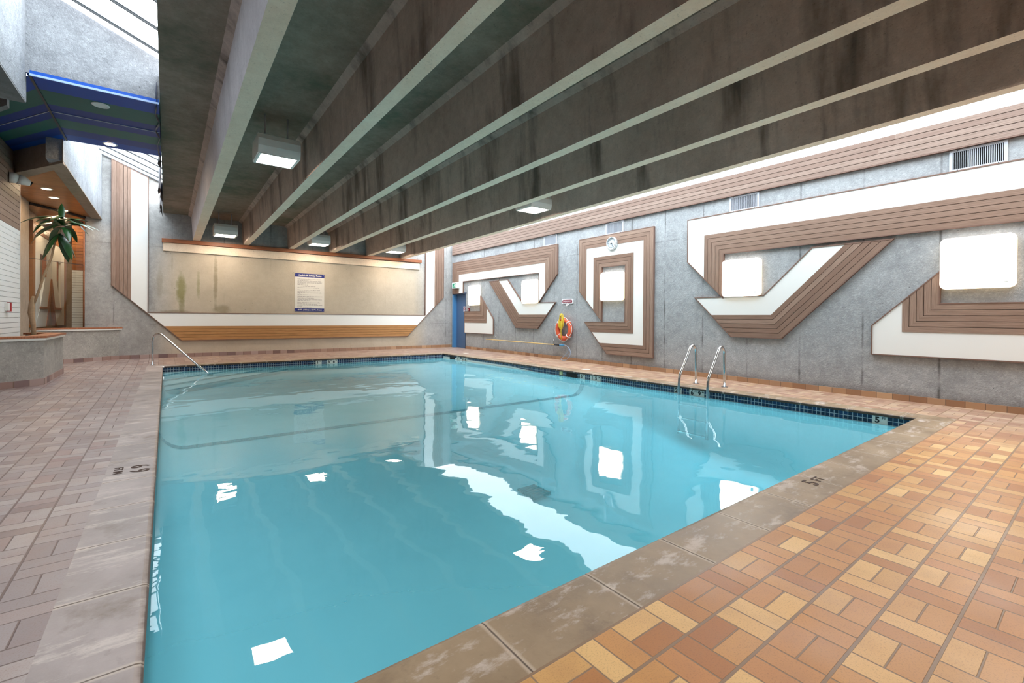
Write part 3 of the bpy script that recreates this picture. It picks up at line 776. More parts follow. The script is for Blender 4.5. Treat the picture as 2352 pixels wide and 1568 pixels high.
# ================================================================== VENTS
VL = ['aluminium louvred vent nearest the door corner, above the hooked panel', 'aluminium louvred vent just above the clock', 'aluminium louvred vent above the left end of the long white panel', 'aluminium louvred vent at the upper right, largest in view']
VY = [9.975, 7.585, 4.385, 1.195]
proto = thing('wall_vent', (XW, VY[0], 3.47), VL[0], 'vent', 'vents on the right wall')
c0 = VY[0]
mb = MB(); mb.prism([(c0-0.25, 3.35), (c0+0.25, 3.35), (c0+0.25, 3.59), (c0-0.25, 3.59)], fR, 0.0, 0.008); mb.build('dark_recess', BLACK, proto)
mb = MB()
for q in ([(c0-0.285, 3.32), (c0+0.285, 3.32), (c0+0.25, 3.35), (c0-0.25, 3.35)], [(c0-0.285, 3.62), (c0+0.285, 3.62), (c0+0.25, 3.59), (c0-0.25, 3.59)],
          [(c0-0.285, 3.32), (c0-0.25, 3.35), (c0-0.25, 3.59), (c0-0.285, 3.62)], [(c0+0.285, 3.32), (c0+0.25, 3.35), (c0+0.25, 3.59), (c0+0.285, 3.62)]): mb.prism(q, fR, 0.0, 0.022)
mb.build('frame', ALU, proto)
mb = MB()
for i in range(25):
    u = c0-0.24+i*0.02; mb.prism([(u, 3.352), (u+0.006, 3.352), (u+0.006, 3.588), (u, 3.588)], fR, 0.006, 0.018)
mb.build('louvres', ALU, proto)
for u, v in ((-0.2, 3.335), (0.2, 3.335), (-0.2, 3.605), (0.2, 3.605)): mb = MB(); mb.box((XW-0.025, c0+u-0.006, v-0.006), (XW-0.02, c0+u+0.006, v+0.006)); mb.build('screw', DARK_METAL, proto)
for i in range(1, 4):
    c = copy_tree(proto); c.location.y = VY[i]; c['label'] = VL[i]

# ================================================================== PENDANT LAMPS
PL = [((1.285, 7.50, 3.50), 'white box pendant lamp in the first bay, closest and largest'),
      ((1.285, 14.85, 3.42), 'white box pendant lamp in the first bay near the far wall, on two rods'),
      ((3.735, 14.85, 3.42), 'white box pendant lamp near the far wall between the third and fourth beams'),
      ((6.2, 14.85, 3.42), 'white box pendant lamp near the far wall between the fifth and sixth beams'),
      ((6.2, 7.50, 3.50), 'white box pendant lamp below the beams over the middle of the right side'),
      ((6.2, 0.12, 3.60), 'white box pendant lamp cut off at the upper right corner'),
      ((1.285, 0.12, 3.60), 'added box pendant lamp, unseen behind the camera, lighting the near deck, left one'),  # two unseen lamps added behind the camera to light the near deck
      ((3.735, 0.12, 3.60), 'added box pendant lamp, unseen behind the camera, lighting the near deck, right one')]
def pendant(loc, label, ztop):
    t = thing('pendant_lamp', loc, label, 'pendant lamp', 'box pendant lamps')
    x, y, z = loc; h = 0.275; w = 0.275
    prof = [(-w+0.015, 0), (w-0.015, 0), (w+0.01, 0.10), (w+0.005, 0.20), (w-0.03, h), (-w+0.03, h), (-w-0.005, 0.20), (-w-0.01, 0.10)]
    mb = MB(); mb.prism(prof, lambda u, v, d: (x+d, y+u, z+v), -w, w); mb.build('housing', LAMP_BODY, t, 0.004)
    mb = MB()
    e = w-0.045; mb.box((x-e, y-e, z-0.004), (x+e, y+e, z-0.001)); mb.build('diffuser', PEND_E, t)
    mb = MB()
    for a, b in (((-e-0.03, -e-0.03), (e+0.03, -e)), ((-e-0.03, e), (e+0.03, e+0.03)), ((-e-0.03, -e), (-e, e)), ((e, -e), (e+0.03, e))): mb.box((x+a[0], y+a[1], z-0.008), (x+b[0], y+b[1], z-0.001))
    mb.build('diffuser_frame', WHITE_TRIM, t)
    for s in (-0.15, 0.15):
        mb = MB(); mb.tube([(x+s, y, z+h), (x+s, y, ztop)], 0.012, 8); mb.build('rod', ALU, t)
    return t
for l, lab in PL: pendant(l, lab, zs(l[1]))

# ================================================================== WALL THINGS
def disc(mb, c, r, fn, d0, d1, n=32, mi=0):
    mb.prism([(c[0]+r*math.cos(2*pi*i/n), c[1]+r*math.sin(2*pi*i/n)) for i in range(n)], fn, d0, d1, None, 0, mi)
# clock
cc = (7.62, 3.08)
t = thing('wall_clock', (XW-0.05, cc[0], cc[1]), 'round silver wall clock with a pale face above the middle lamp', 'clock')
mb = MB(); disc(mb, cc, 0.155, fR, 0.045, 0.075); mb.build('face', simple('pale_clock_face', (196, 206, 218), 0.4), t)
mb = MB(); n = 40
rings = []
for rr, d in ((0.165, 0.045), (0.165, 0.085), (0.155, 0.10), (0.140, 0.10), (0.132, 0.078)):
    rings.append([fR(cc[0]+rr*math.cos(2*pi*i/n), cc[1]+rr*math.sin(2*pi*i/n), d) for i in range(n)])
for a, b in zip(rings[:-1], rings[1:]):
    for k in range(n): mb.face([a[k], a[(k+1) % n], b[(k+1) % n], b[k]], None, 0, 0, True)
mb.build('bezel', simple('silver_bezel', (206, 210, 214), 0.25, 0.5, 0.6), t)
for h in range(12):
    a = pi/2-2*pi*h/12
    # as seen from the pool the viewer's right is -y
    text_mesh('numeral', str(h or 12), 0.034, INK, t, (XW-0.077, cc[0]-0.108*math.cos(a), cc[1]+0.108*math.sin(a)), (0, -1, 0), (0, 0, 1), 0.0008, bold=0.0015)
for L, wd, hr in ((0.065, 0.012, 8.75), (0.10, 0.008, 12*26/60)):
    a = pi/2-2*pi*hr/12; ux, uz = -math.cos(a), math.sin(a); nx, nz = -uz*wd/2, ux*wd/2
    mb = MB(); c = (cc[0]-ux*0.015, cc[1]-uz*0.015); e = (cc[0]+ux*L, cc[1]+uz*L)
    mb.prism([(c[0]+nx, c[1]+nz), (e[0]+nx, e[1]+nz), (e[0]-nx, e[1]-nz), (c[0]-nx, c[1]-nz)], fR, 0.078, 0.082); mb.build('hand', INK, t)
# emergency sign with a hook
t = thing('wall_sign', (XW, 9.245, 1.68), 'small white sign with red lettered pill above the lifebuoy', 'sign')
mb = MB(); mb.prism(rrect(9.02, 9.47, 1.615, 1.745, 0.02), fR, 0, 0.018); mb.build('board', simple('white_acrylic', (232, 230, 234), 0.3), t)
mb = MB(); mb.prism(rrect(9.05, 9.44, 1.635, 1.725, 0.044), fR, 0.018, 0.021); mb.build('red_pill', simple('maroon_print', (140, 60, 76), 0.4), t)
text_mesh('lettering', 'EMERGENCY', 0.056, simple('pale_lettering', (232, 210, 216), 0.4), t, (XW-0.022, 9.245, 1.68), (0, -1, 0), (0, 0, 1), 0.001, bold=0.001)
mb = MB(); mb.tube([(XW-0.01, 9.25, 1.615), (XW-0.05, 9.25, 1.58), (XW-0.06, 9.22, 1.555), (XW-0.05, 9.19, 1.575), (XW-0.01, 9.17, 1.61)], 0.009, 8); mb.build('hook', WHITE_TRIM, t)
# lifebuoy
bc = Vector((XW-0.085, 9.30, 0.905))
t = thing('lifebuoy', bc, 'orange ring lifebuoy with white grab rope hanging on the right wall', 'lifebuoy')
mb = MB(); n = 40
mb.tube([(bc.x, bc.y+0.25*math.cos(2*pi*i/n), bc.z+0.25*math.sin(2*pi*i/n)) for i in range(n)], 0.062, 14, True); mb.build('ring', ORANGE, t)
mb = MB(); pts = []
for i in range(64):
    a = 2*pi*i/64+pi/4; q = abs(math.sin(2*(a-pi/4))); pts.append((bc.x-0.045+0.02*q, bc.y+(0.300+0.035*q)*math.cos(a), bc.z+(0.300+0.035*q)*math.sin(a)))
mb.tube(pts, 0.008, 6, True); mb.build('grab_rope', ROPE_W, t)
for k in range(4):
    a = pi/4+k*pi/2; c = Vector((bc.x, bc.y+0.25*math.cos(a), bc.z+0.25*math.sin(a))); mb = MB()
    rd = Vector((0, math.cos(a), math.sin(a)))
    mb.tube([c+(rd*math.cos(b)+Vector((1, 0, 0))*math.sin(b))*0.066 for b in [2*pi*j/16 for j in range(16)]], 0.012, 6, True); mb.build('rope_band', ROPE_W, t)
mb = MB(); mb.tube([(XW, 9.30, 1.20), (XW-0.16, 9.30, 1.20), (XW-0.17, 9.30, 1.24)], 0.012, 8); mb.build('hanger', METAL, t)
# yellow rope bundle
t = thing('throw_rope', (XW-0.17, 9.33, 1.1), 'coiled yellow throw rope draped over the lifebuoy', 'rope')
mb = MB()
for k in range(7):
    n = 28; sy = 0.035+0.012*k; sx = (k-3)*0.008; y0 = 9.33+random.uniform(-0.02, 0.02); z0 = 1.12+random.uniform(-0.03, 0.04); hh = 0.15+random.uniform(0, 0.06)
    tilt = random.uniform(-0.25, 0.15)
    mb.tube([(XW-0.17+sx+0.01*math.sin(3*a), y0+sy*math.cos(a)+tilt*hh*math.sin(a)*0.5, z0+hh*math.sin(a)) for a in [2*pi*i/n for i in range(n)]], 0.008, 6, True)
for k in range(4):
    n = 22; y0 = 9.33+0.012*(k-1.5)
    mb.tube([(XW-0.19+0.006*k, y0+0.03*math.cos(a), 1.0+0.075*math.sin(a)+0.02*k) for a in [2*pi*i/n for i in range(n)]], 0.008, 6, True)
mb.build('rope_coil', ROPE_Y, t)
mb = MB(); mb.tube([(XW-0.17, 9.345, 1.0), (XW-0.165, 9.35, 0.85), (XW-0.16, 9.335, 0.70), (XW-0.158, 9.32, 0.62)], 0.008, 6); mb.tube([(XW-0.18, 9.31, 1.0), (XW-0.17, 9.30, 0.85), (XW-0.165, 9.315, 0.66)], 0.008, 6); mb.build('rope_tail', ROPE_Y, t)
# shepherd's crook pole
t = thing('rescue_pole', (XW-0.1, 11.2, 0.47), 'long pale yellow rescue pole with blue grip and wire loop low on the wall', 'pole')
mb = MB(); mb.tube([(XW-0.1, 13.16, 0.475), (XW-0.1, 9.67, 0.462)], 0.014, 10); mb.build('shaft', simple('pale_yellow_pole', (222, 190, 120), 0.4), t)
mb = MB(); mb.tube([(XW-0.1, 9.67, 0.462), (XW-0.1, 9.42, 0.46)], 0.02, 10); mb.build('sleeve', simple('black_rubber', (30, 32, 38), 0.6), t)
mb = MB(); mb.tube([(XW-0.1, 9.45, 0.46), (XW-0.1, 9.27, 0.466)], 0.022, 10); mb.build('grip', simple('blue_grip', (70, 150, 200), 0.5), t)
loop = [(9.28, 0.47), (9.2, 0.462), (9.13, 0.44), (9.09, 0.40), (9.08, 0.35), (9.11, 0.29), (9.16, 0.22), (9.28, 0.13), (9.34, 0.09), (9.34, 0.066), (9.28, 0.055), (9.17, 0.06), (9.08, 0.10), (9.00, 0.19), (8.98, 0.28), (9.02, 0.36), (9.1, 0.43), (9.2, 0.465), (9.28, 0.47)]
mb = MB(); mb.tube([(XW-0.1-0.12*max(0, (0.47-z))-(0.012 if i > 9 else 0), y, z) for i, (y, z) in enumerate(loop)], 0.008, 8); mb.build('wire_loop', simple('grey_blue_tube', (150, 170, 196), 0.3), t)
for y in (12.7, 9.78):
    mb = MB(); mb.tube([(XW, y, 0.60), (XW-0.03, y, 0.60), (XW-0.03, y, 0.50), (XW-0.03, y, 0.445), (XW-0.12, y, 0.44), (XW-0.125, y, 0.47)], 0.007, 6); mb.build('bracket', METAL, t)
# rope cleat left of the buoy
mb = MB(); mb.box((XW-0.03, 9.66, 0.70), (XW, 9.69, 1.06)); mb.box((XW-0.05, 9.66, 1.02), (XW-0.0, 9.72, 1.05)); tag(mb.build('wall_bracket', ALU, None, 0.004), 'slim pale metal bracket on the wall left of the lifebuoy', 'bracket')
# exit sign
t = thing('exit_sign', (XW-0.05, 15.26, 2.43), 'green pictogram exit sign above the blue door', 'sign')
mb = MB(); mb.box((XW-0.155, 15.07, 2.32), (XW-0.047, 15.45, 2.545)); mb.build('housing', simple('exit_housing', (222, 232, 230), 0.4), t, 0.006)
mb = MB(); mb.box((XW-0.158, 15.09, 2.335), (XW-0.155, 15.43, 2.53)); mb.build('face_plate', EXIT_E, t)
mb = MB(); mb.box((XW-0.16, 15.11, 2.35), (XW-0.158, 15.41, 2.515)); mb.build('green_field', GREEN, t)
mb = MB(); ex = lambda u, v, d: (XW-0.16-d, 15.26-u, 2.43+v)
disc(mb, (0.02, 0.055), 0.017, ex, 0, 0.002, 12)
mb.prism([(-0.01, 0.035), (0.03, 0.035), (0.015, -0.015), (-0.02, -0.015)], ex, 0, 0.002)
mb.prism([(-0.02, -0.015), (0.0, -0.015), (-0.04, -0.06), (-0.055, -0.05)], ex, 0, 0.002)
mb.prism([(0.0, -0.015), (0.015, -0.015), (0.045, -0.04), (0.03, -0.065), (0.02, -0.06), (0.03, -0.04)], ex, 0, 0.002)
mb.prism([(0.07, -0.07), (0.12, -0.07), (0.12, 0.07), (0.07, 0.07)], ex, 0, 0.002)
mb.build('running_figure', simple('exit_pictogram', (226, 246, 240), 0.4), t)
# fire alarm call point
t = thing('fire_call_point', (XW, 14.43, 1.51), 'small dark red call point between the blue door and first lamp', 'fire alarm')
mb = MB(); mb.box((XW-0.045, 14.37, 1.455), (XW, 14.49, 1.57)); mb.build('housing', simple('dark_red_plastic', (120, 26, 36), 0.4), t, 0.005)
mb = MB(); mb.box((XW-0.052, 14.41, 1.475), (XW-0.045, 14.46, 1.515)); mb.build('pull_bar', WHITE_TRIM, t)
# door
t = bpy.data.objects.new('door_1', None); COL.objects.link(t); t.location = (XW+0.13, 15.14, 0.06); t['kind'] = 'structure'
mb = MB(); mb.box((XW+0.13, 14.66, 0.03), (XW+0.17, 15.62, 2.14)); mb.build('door_leaf', BLUE_DOOR, t)
mb = MB(); mb.box((XW-0.005, 15.565, 0.04), (XW+0.13, 15.60, 2.13)); mb.box((XW-0.012, 15.565, 0.04), (XW-0.0, 15.66, 2.17)); mb.build('door_jamb', BLUE_JAMB, t)
mb = MB(); mb.box((XW-0.012, 14.63, 2.10), (XW+0.13, 15.66, 2.16)); mb.box((XW-0.012, 14.66, 0.04), (XW+0.13, 14.69, 2.12)); mb.build('door_frame', simple('dark_blue_frame', (58, 76, 104), 0.4), t)
mb = MB(); mb.tube([(XW+0.13, 14.80, 1.1), (XW+0.09, 14.80, 1.1), (XW+0.09, 14.90, 1.1)], 0.01, 8); mb.build('door_handle', METAL, t)
t = thing('door_sign', (XW+0.13, 14.98, 1.53), 'small white prohibition notice with red symbol on the blue door', 'sign')
mb = MB(); mb.box((XW+0.124, 14.90, 1.44), (XW+0.13, 15.06, 1.64)); mb.build('board', simple('notice_white', (206, 200, 214), 0.4), t)
mb = MB(); fd = lambda u, v, d: (XW+0.124-d, u, v)
ringp = [(14.98+0.055*math.cos(2*pi*i/24), 1.55+0.055*math.sin(2*pi*i/24)) for i in range(24)]
mb.tube([fd(u, v, 0.002) for u, v in ringp], 0.007, 6, True); mb.prism([(14.94, 1.505), (14.95, 1.505), (15.02, 1.595), (15.01, 1.595)], fd, 0, 0.003); mb.build('red_symbol', RED, t)

# rules board
t = thing('rules_board', (3.685, YF, 1.98), 'white rules board with navy header and footer on the far wall', 'sign')
mb = MB(); mb.prism([(3.24, 1.375), (4.135, 1.375), (4.135, 2.59), (3.24, 2.59)], fF, 0.0, 0.012); mb.build('board', SIGN_W, t)
mb = MB(); mb.prism([(3.24, 2.475), (4.135, 2.475), (4.135, 2.59), (3.24, 2.59)], fF, 0.012, 0.014); mb.build('header_band', NAVY, t)
mb = MB(); mb.prism([(3.24, 1.375), (4.135, 1.375), (4.135, 1.475), (3.24, 1.475)], fF, 0.012, 0.014); mb.build('footer_band', NAVY, t)
X, Z = (1, 0, 0), (0, 0, 1)
text_mesh('title_lettering', 'Health & Safety Rules', 0.082, SIGN_W, t, (3.69, YF-0.0155, 2.53), X, Z, 0.001, bold=0.0022)
text_mesh('footer_lettering', '40 FT. (12.2m) x 25 FT. (7.6m)', 0.058, SIGN_W, t, (3.69, YF-0.0155, 1.425), X, Z, 0.001, bold=0.0014)
for s, z in (('Before entering the pool YOU MUST', 2.405), ('When in the pool YOU MUST NOT', 2.06), ('Supervision of CHILDREN', 1.80), ('Please REPORT to the nearest office', 1.66)):
    text_mesh('heading_lettering', s, 0.046, GREYPRINT, t, (3.32, YF-0.0135, z), X, Z, 0.0008, 'LEFT', 0.0006)
for z, ln in ((2.355, .72), (2.325, .74), (2.295, .74), (2.265, .34), (2.225, .32), (2.18, .55), (2.135, .65), (2.015, .7), (1.975, .74), (1.945, .09), (1.905, .40), (1.855, .76), (1.755, .74), (1.725, .38), (1.615, .6), (1.575, .75), (1.545, .14), (1.51, .44)):
    x = 3.32; mb = MB()
    while x < 3.32+ln:
        w_ = random.uniform(0.03, 0.09); x2 = min(x+w_, 3.32+ln); mb.prism([(x, z-0.007), (x2, z-0.007), (x2, z+0.007), (x, z+0.007)], fF, 0.012, 0.0128); x = x2+0.012
    mb.build('text_line', GREYPRINT, t)
for x in (3.265, 4.11):
    for z in (2.565, 1.40): mb = MB(); mb.box((x-0.006, YF-0.018, z-0.006), (x+0.006, YF-0.012, z+0.006)); mb.build('screw', ALU, t)

# ================================================================== POOL
pool = thing('swimming_pool', (3.7, 7.6, 0.0), 'rectangular turquoise swimming pool filling the room', 'swimming pool')
WX0, WX1, WY0, WY1 = -0.085, 7.495, 1.505, 13.80      # tile faces
# coping ring with a rounded nose
mb = MB()
def cop(side):
    prof = [(0.0, 0.0), (0.30, 0.0), (0.318, -0.004), (0.327, -0.013), (0.327, -0.038), (0.318, -0.045), (0.0, -0.045)]
    if side == 'l': f = lambda s, w, z: (CX0+w*(PX0-CX0)/0.327, s, z); a, b = CY0, CY1
    if side == 'r': f = lambda s, w, z: (CX1-w*(CX1-PX1)/0.327, s, z); a, b = CY0, CY1
    if side == 'n': f = lambda s, w, z: (s, CY0+w*(PY0-CY0)/0.327, z); a, b = CX0, CX1
    if side == 'f': f = lambda s, w, z: (s, CY1-w*(CY1-PY1)/0.327, z); a, b = CX0, CX1
    for i in range(len(prof)-1):
        (w0, z0), (w1, z1) = prof[i], prof[i+1]
        q = [f(a+w0, w0, z0), f(b-w0, w0, z0), f(b-w1, w1, z1), f(a+w1, w1, z1)]
        ph = {'n': 0.17, 'l': 0.3, 'r': 0.1, 'f': 0.2}[side]
        mb.face(q, [(a+w0+ph+0.587*3, w0), (b-w0+ph+0.587*3, w0), (b-w1+ph+0.587*3, w1), (a+w1+ph+0.587*3, w1)], 0, 0, False)
for s in 'lrnf': cop(s)
mb.build('coping', COPING, pool)
# waterline tiles
mb = MB(); zt_, zb_ = -0.041, -0.150-0.055
def vq(p0, p1, z0, z1, flip=False):
    L = math.hypot(p1[0]-p0[0], p1[1]-p0[1])
    mb.face([(p0[0], p0[1], z0), (p1[0], p1[1], z0), (p1[0], p1[1], z1), (p0[0], p0[1], z1)], [(0, z0+0.041), (L, z0+0.041), (L, z1+0.041), (0, z1+0.041)])
e = 0.003
vq((WX0+e, WY1-e), (WX1-e, WY1-e), zb_, zt_); vq((WX1-e, WY1-e), (WX1-e, WY0+e), zb_, zt_); vq((WX1-e, WY0+e), (WX0+e, WY0+e), zb_, zt_); vq((WX0+e, WY0+e), (WX0+e, WY1-e), zb_, zt_)
mb.build('waterline_tiles', MOSAIC, pool, 0, False)
# basin with coved corners; floor falls to the deep end
def fz(y):
    P = [(1.5, -1.30), (3.4, -1.20), (4.6, -1.02), (7.27, -0.50), (10.0, -0.38), (13.8, -0.32)]
    for (a, za), (b, zb2) in zip(P[:-1], P[1:]):
        if y <= b: return za+(zb2-za)*(y-a)/(b-a)
    return P[-1][1]
mb = MB()
def prof_at(y, R=0.30):
    z = fz(y); R = min(R, (-0.05-z)*0.9); out = [(WX0, -0.041)]
    for i in range(7):
        a = pi+i/6*pi/2; out.append((WX0+R+R*math.cos(a), z+R+R*math.sin(a)))
    for i in range(7):
        a = 1.5*pi+i/6*pi/2; out.append((WX1-R+R*math.cos(a), z+R+R*math.sin(a)))
    out.append((WX1, -0.041)); return out
ysb = [WY0, 1.7, 2.2, 2.8, 3.4, 4.0, 4.6, 5.5, 6.4, 7.27, 8.2, 9.1, 10.0, 11.5, 12.8, WY1]
pr = [prof_at(y) for y in ysb]
for i in range(len(ysb)-1):
    for k in range(len(pr[0])-1):
        A, B = pr[i], pr[i+1]
        mb.face([(A[k][0], ysb[i], A[k][1]), (A[k+1][0], ysb[i], A[k+1][1]), (B[k+1][0], ysb[i+1], B[k+1][1]), (B[k][0], ysb[i+1], B[k][1])], None, 0, 0, True)
for i in (0, -1):
    A = pr[i]; y = ysb[i]; mb.face([(x, y, z) for x, z in A])
mb.build('basin', PLASTER, pool)
# dark tile line at the change of slope, up both sides
mb = MB(); a, b = prof_at(7.22), prof_at(7.34)
for k in range(len(a)-1):
    off = lambda P, y: (P[0]+(0.004 if P[0] < 0.5 else (-0.004 if P[0] > 7 else 0)), y, P[1]+0.006)
    L = math.hypot(a[k+1][0]-a[k][0], a[k+1][1]-a[k][1]); u = k*0.3
    mb.face([off(a[k], 7.22), off(a[k+1], 7.22), off(b[k+1], 7.34), off(b[k], 7.34)], [(u, 0), (u+L, 0), (u+L, 0.12), (u, 0.12)])
mb.build('slope_line_tiles', MOSAIC_D, pool, 0, False)
# triangular corner steps under the handrail
for k, (L, z) in enumerate(((0.55, -0.158), (1.45, -0.184), (2.15, -0.212), (2.75, -0.242))):
    mb = MB()
    mb.prism([(WX0+0.002, WY1-0.002), (WX0+0.002, WY1-L), (WX0+L, WY1-0.002)], lambda u, v, d: (u, v, d), z-0.026 if k < 3 else -0.45, z)
    mb.build('corner_step', PLASTER, pool)
    mb = MB(); mb.prism([(WX0+0.002, WY1-L-0.006), (WX0+L+0.006, WY1-0.002), (WX0+L-0.05, WY1-0.002), (WX0+0.002, WY1-L+0.05)], lambda u, v, d: (u, v, d), z-0.017, z+0.001); mb.build('step_nosing', MOSAIC_D, pool)
# main drain grate
mb = MB()
for i in range(8): mb.box((3.62, 4.32+i*0.045, fz(4.4)+0.02), (3.90, 4.345+i*0.045, fz(4.4)+0.06))
mb.build('drain_grate', simple('drain_teal', (30, 90, 92), 0.6), pool)
# skimmer mouths
for y0, y1 in ((7.45, 7.80), (12.99, 13.33)):
    mb = MB(); mb.box((WX1-0.012, y0, -0.15), (WX1-0.004, y1, -0.055)); mb.build('skimmer_mouth', BLACK, pool)
mb = MB(); mb.box((WX1-0.016, 7.93, -0.135), (WX1-0.004, 8.03, -0.05)); mb.box((WX1-0.020, 7.95, -0.11), (WX1-0.014, 8.0, -0.065)); mb.build('inlet_plate', simple('yellowed_plate', (190, 190, 140), 0.5), pool)
# depth markers
def marker(side, u0, u1, parts, zt2=-0.045, zb2=-0.20):
    t = None
    if side == 'r': fn = lambda u, v, d: (WX1-0.004-d, u, v); xd = (0, -1, 0); org = lambda u, v: (WX1-0.0115, u, v)
    else: fn = lambda u, v, d: (u, WY1-0.004-d, v); xd = (1, 0, 0); org = lambda u, v: (u, WY1-0.0115, v)
    mb = MB(); mb.prism([(u0, zb2), (u1, zb2), (u1, zt2), (u0, zt2)], fn, 0, 0.006)
    t = mb.build('depth_marker', MARK_W, pool)
    for s, u, sz, dz in parts:
        text_mesh('digit' if s[0].isdigit() else 'unit_letters', s, sz, INK, t, org(u, zt2-0.055+dz), xd, (0, 0, 1), 0.0006, bold=0.0045 if sz > 0.06 else 0.001)
marker('r', 1.81, 1.97, [('5', 1.915, 0.105, 0.0), ('FT', 1.845, 0.042, 0.03)])
marker('r', 4.79, 4.94, [('2', 4.895, 0.105, 0), ('M', 4.82, 0.04, 0.03)])
marker('r', 4.35, 4.63, [('6', 4.58, 0.105, 0), ('FT', 4.51, 0.042, 0.03), ('9', 4.44, 0.105, 0), ('IN', 4.375, 0.038, 0.03)])
marker('r', 7.20, 7.36, [('5', 7.305, 0.105, 0), ('FT', 7.235, 0.042, 0.03)])
marker('r', 6.74, 7.05, [('1', 6.98, 0.105, 0), ('.', 6.93, 0.105, 0), ('5', 6.87, 0.105, 0), ('M', 6.78, 0.04, 0.03)])
marker('r', 12.70, 12.88, [('1', 12.82, 0.105, 0), ('M', 12.74, 0.04, 0.03)])
marker('r', 12.24, 12.55, [('3', 12.49, 0.105, 0), ('FT', 12.42, 0.042, 0.03), ('6', 12.35, 0.105, 0), ('IN', 12.28, 0.038, 0.03)])
marker('f', 3.40, 3.56, [('1', 3.45, 0.105, 0), ('M', 3.52, 0.04, 0.03)])
marker('f', 3.71, 4.00, [('3', 3.76, 0.105, 0), ('FT', 3.82, 0.042, 0.03), ('6', 3.90, 0.105, 0), ('IN', 3.965, 0.038, 0.03)])
# worn stencils on the coping
text_mesh('stencil_lettering', '6 9', 0.17, STENCIL, pool, (-0.17, 4.66, 0.0015), (0, -1, 0), (1, 0, 0), 0.0008, bold=0.002)
text_mesh('stencil_lettering', 'FT IN', 0.08, STENCIL, pool, (-0.30, 4.68, 0.0015), (0, -1, 0), (1, 0, 0), 0.0008, bold=0.001)
text_mesh('stencil_lettering', '5', 0.15, STENCIL, pool, (3.83, 1.37, 0.0015), (1, 0, 0), (0, 1, 0), 0.0008, bold=0.002)
text_mesh('stencil_lettering', 'FT', 0.10, STENCIL, pool, (3.96, 1.37, 0.0015), (1, 0, 0), (0, 1, 0), 0.0008, bold=0.001)
# water body
mb = MB(); x0, x1, y0, y1 = WX0-0.002, WX1+0.002, WY0-0.002, WY1+0.002
T = [(x0, y0, ZW), (x1, y0, ZW), (x1, y1, ZW), (x0, y1, ZW)]; Bt = [(x, y, -1.6) for x, y, z in T]
mb.face(T); mb.face(Bt[::-1])
for i in range(4): mb.face([T[i], Bt[i], Bt[(i+1) % 4], T[(i+1) % 4]])
wo = mb.build('pool_water', WATER); tag(wo, 'clear turquoise water in the pool reflecting the lamps', 'water', None, 'stuff')
# deck lid discs
for y, x, lab in ((7.60, 7.93, 'round white skimmer lid on the deck near the 5 ft marker'), (13.2, 8.02, 'round white skimmer lid on the deck near the blue door')):
    mb = MB(); mb.prism([(x+0.11*math.cos(2*pi*i/24), y+0.11*math.sin(2*pi*i/24)) for i in range(24)], lambda u, v, d: (u, v, d), deckz(x, y)-0.002, deckz(x, y)+0.006)
    tag(mb.build('skimmer_lid', simple('off_white_plastic', (226, 214, 200), 0.4)), lab, 'lid', 'skimmer lids')

# ladder
t = thing('pool_ladder', (7.7, 4.52, 0.0), 'stainless steel pool ladder over the right pool edge', 'ladder')
for y in (4.79, 4.24):
    pts = [(7.96, y, 0.0), (7.95, y, 0.30), (7.94, y, 0.54)]
    for i in range(9):
        a = math.radians(0+i*155/8); pts.append((7.835+0.105*math.cos(a), y, 0.60+0.105*math.sin(a)*1.15))
    pts += [(7.60, y, 0.44), (7.45, y, 0.235), (7.425, y, 0.195), (7.41, y, 0.14), (7.40, y, 0.0), (7.395, y, -0.4), (7.39, y, -0.85)]
    mb = MB(); mb.tube(pts, 0.024, 14); mb.build('side_rail', METAL, t)
    mb = MB(); z = deckz(7.96, y); mb.prism([(7.96+0.055*math.cos(2*pi*i/20), y+0.055*math.sin(2*pi*i/20)) for i in range(20)], lambda u, v, d: (u, v, d), z, z+0.012); mb.build('floor_flange', METAL, t)
for z in (-0.30, -0.55, -0.80):
    mb = MB(); mb.box((7.34, 4.24, z-0.02), (7.43, 4.79, z)); mb.build('tread', METAL, t, 0.006)
# handrail at the steps
t = thing('handrail', (-0.27, 14.18, 0.0), 'bent stainless steel handrail at the far left pool corner', 'handrail')
dx = Vector((1, -1, 0)).normalized(); b0 = Vector((-0.27, 14.17, deckz(-0.27, 14.17)))
P = [(0, 0), (0, 0.3), (0.0, 0.56), (0.02, 0.66), (0.06, 0.73), (0.12, 0.765), (0.20, 0.77), (0.28, 0.735), (0.36, 0.67), (0.8, 0.34), (1.2, 0.05), (1.55, -0.20)]
mb = MB(); mb.tube([b0+dx*s+Vector((0, 0, z)) for s, z in P], 0.023, 14); mb.build('rail', METAL, t)
mb = MB(); mb.prism([(b0.x+0.06*math.cos(2*pi*i/20), b0.y+0.06*math.sin(2*pi*i/20)) for i in range(20)], lambda u, v, d: (u, v, d), b0.z, b0.z+0.012); mb.build('floor_flange', METAL, t)
mb = MB(); q = b0+dx*1.55; mb.box((q.x-0.05, q.y-0.05, -0.24), (q.x+0.06, q.y+0.05, -0.17)); mb.build('foot_block', DARK_METAL, t, 0.005)

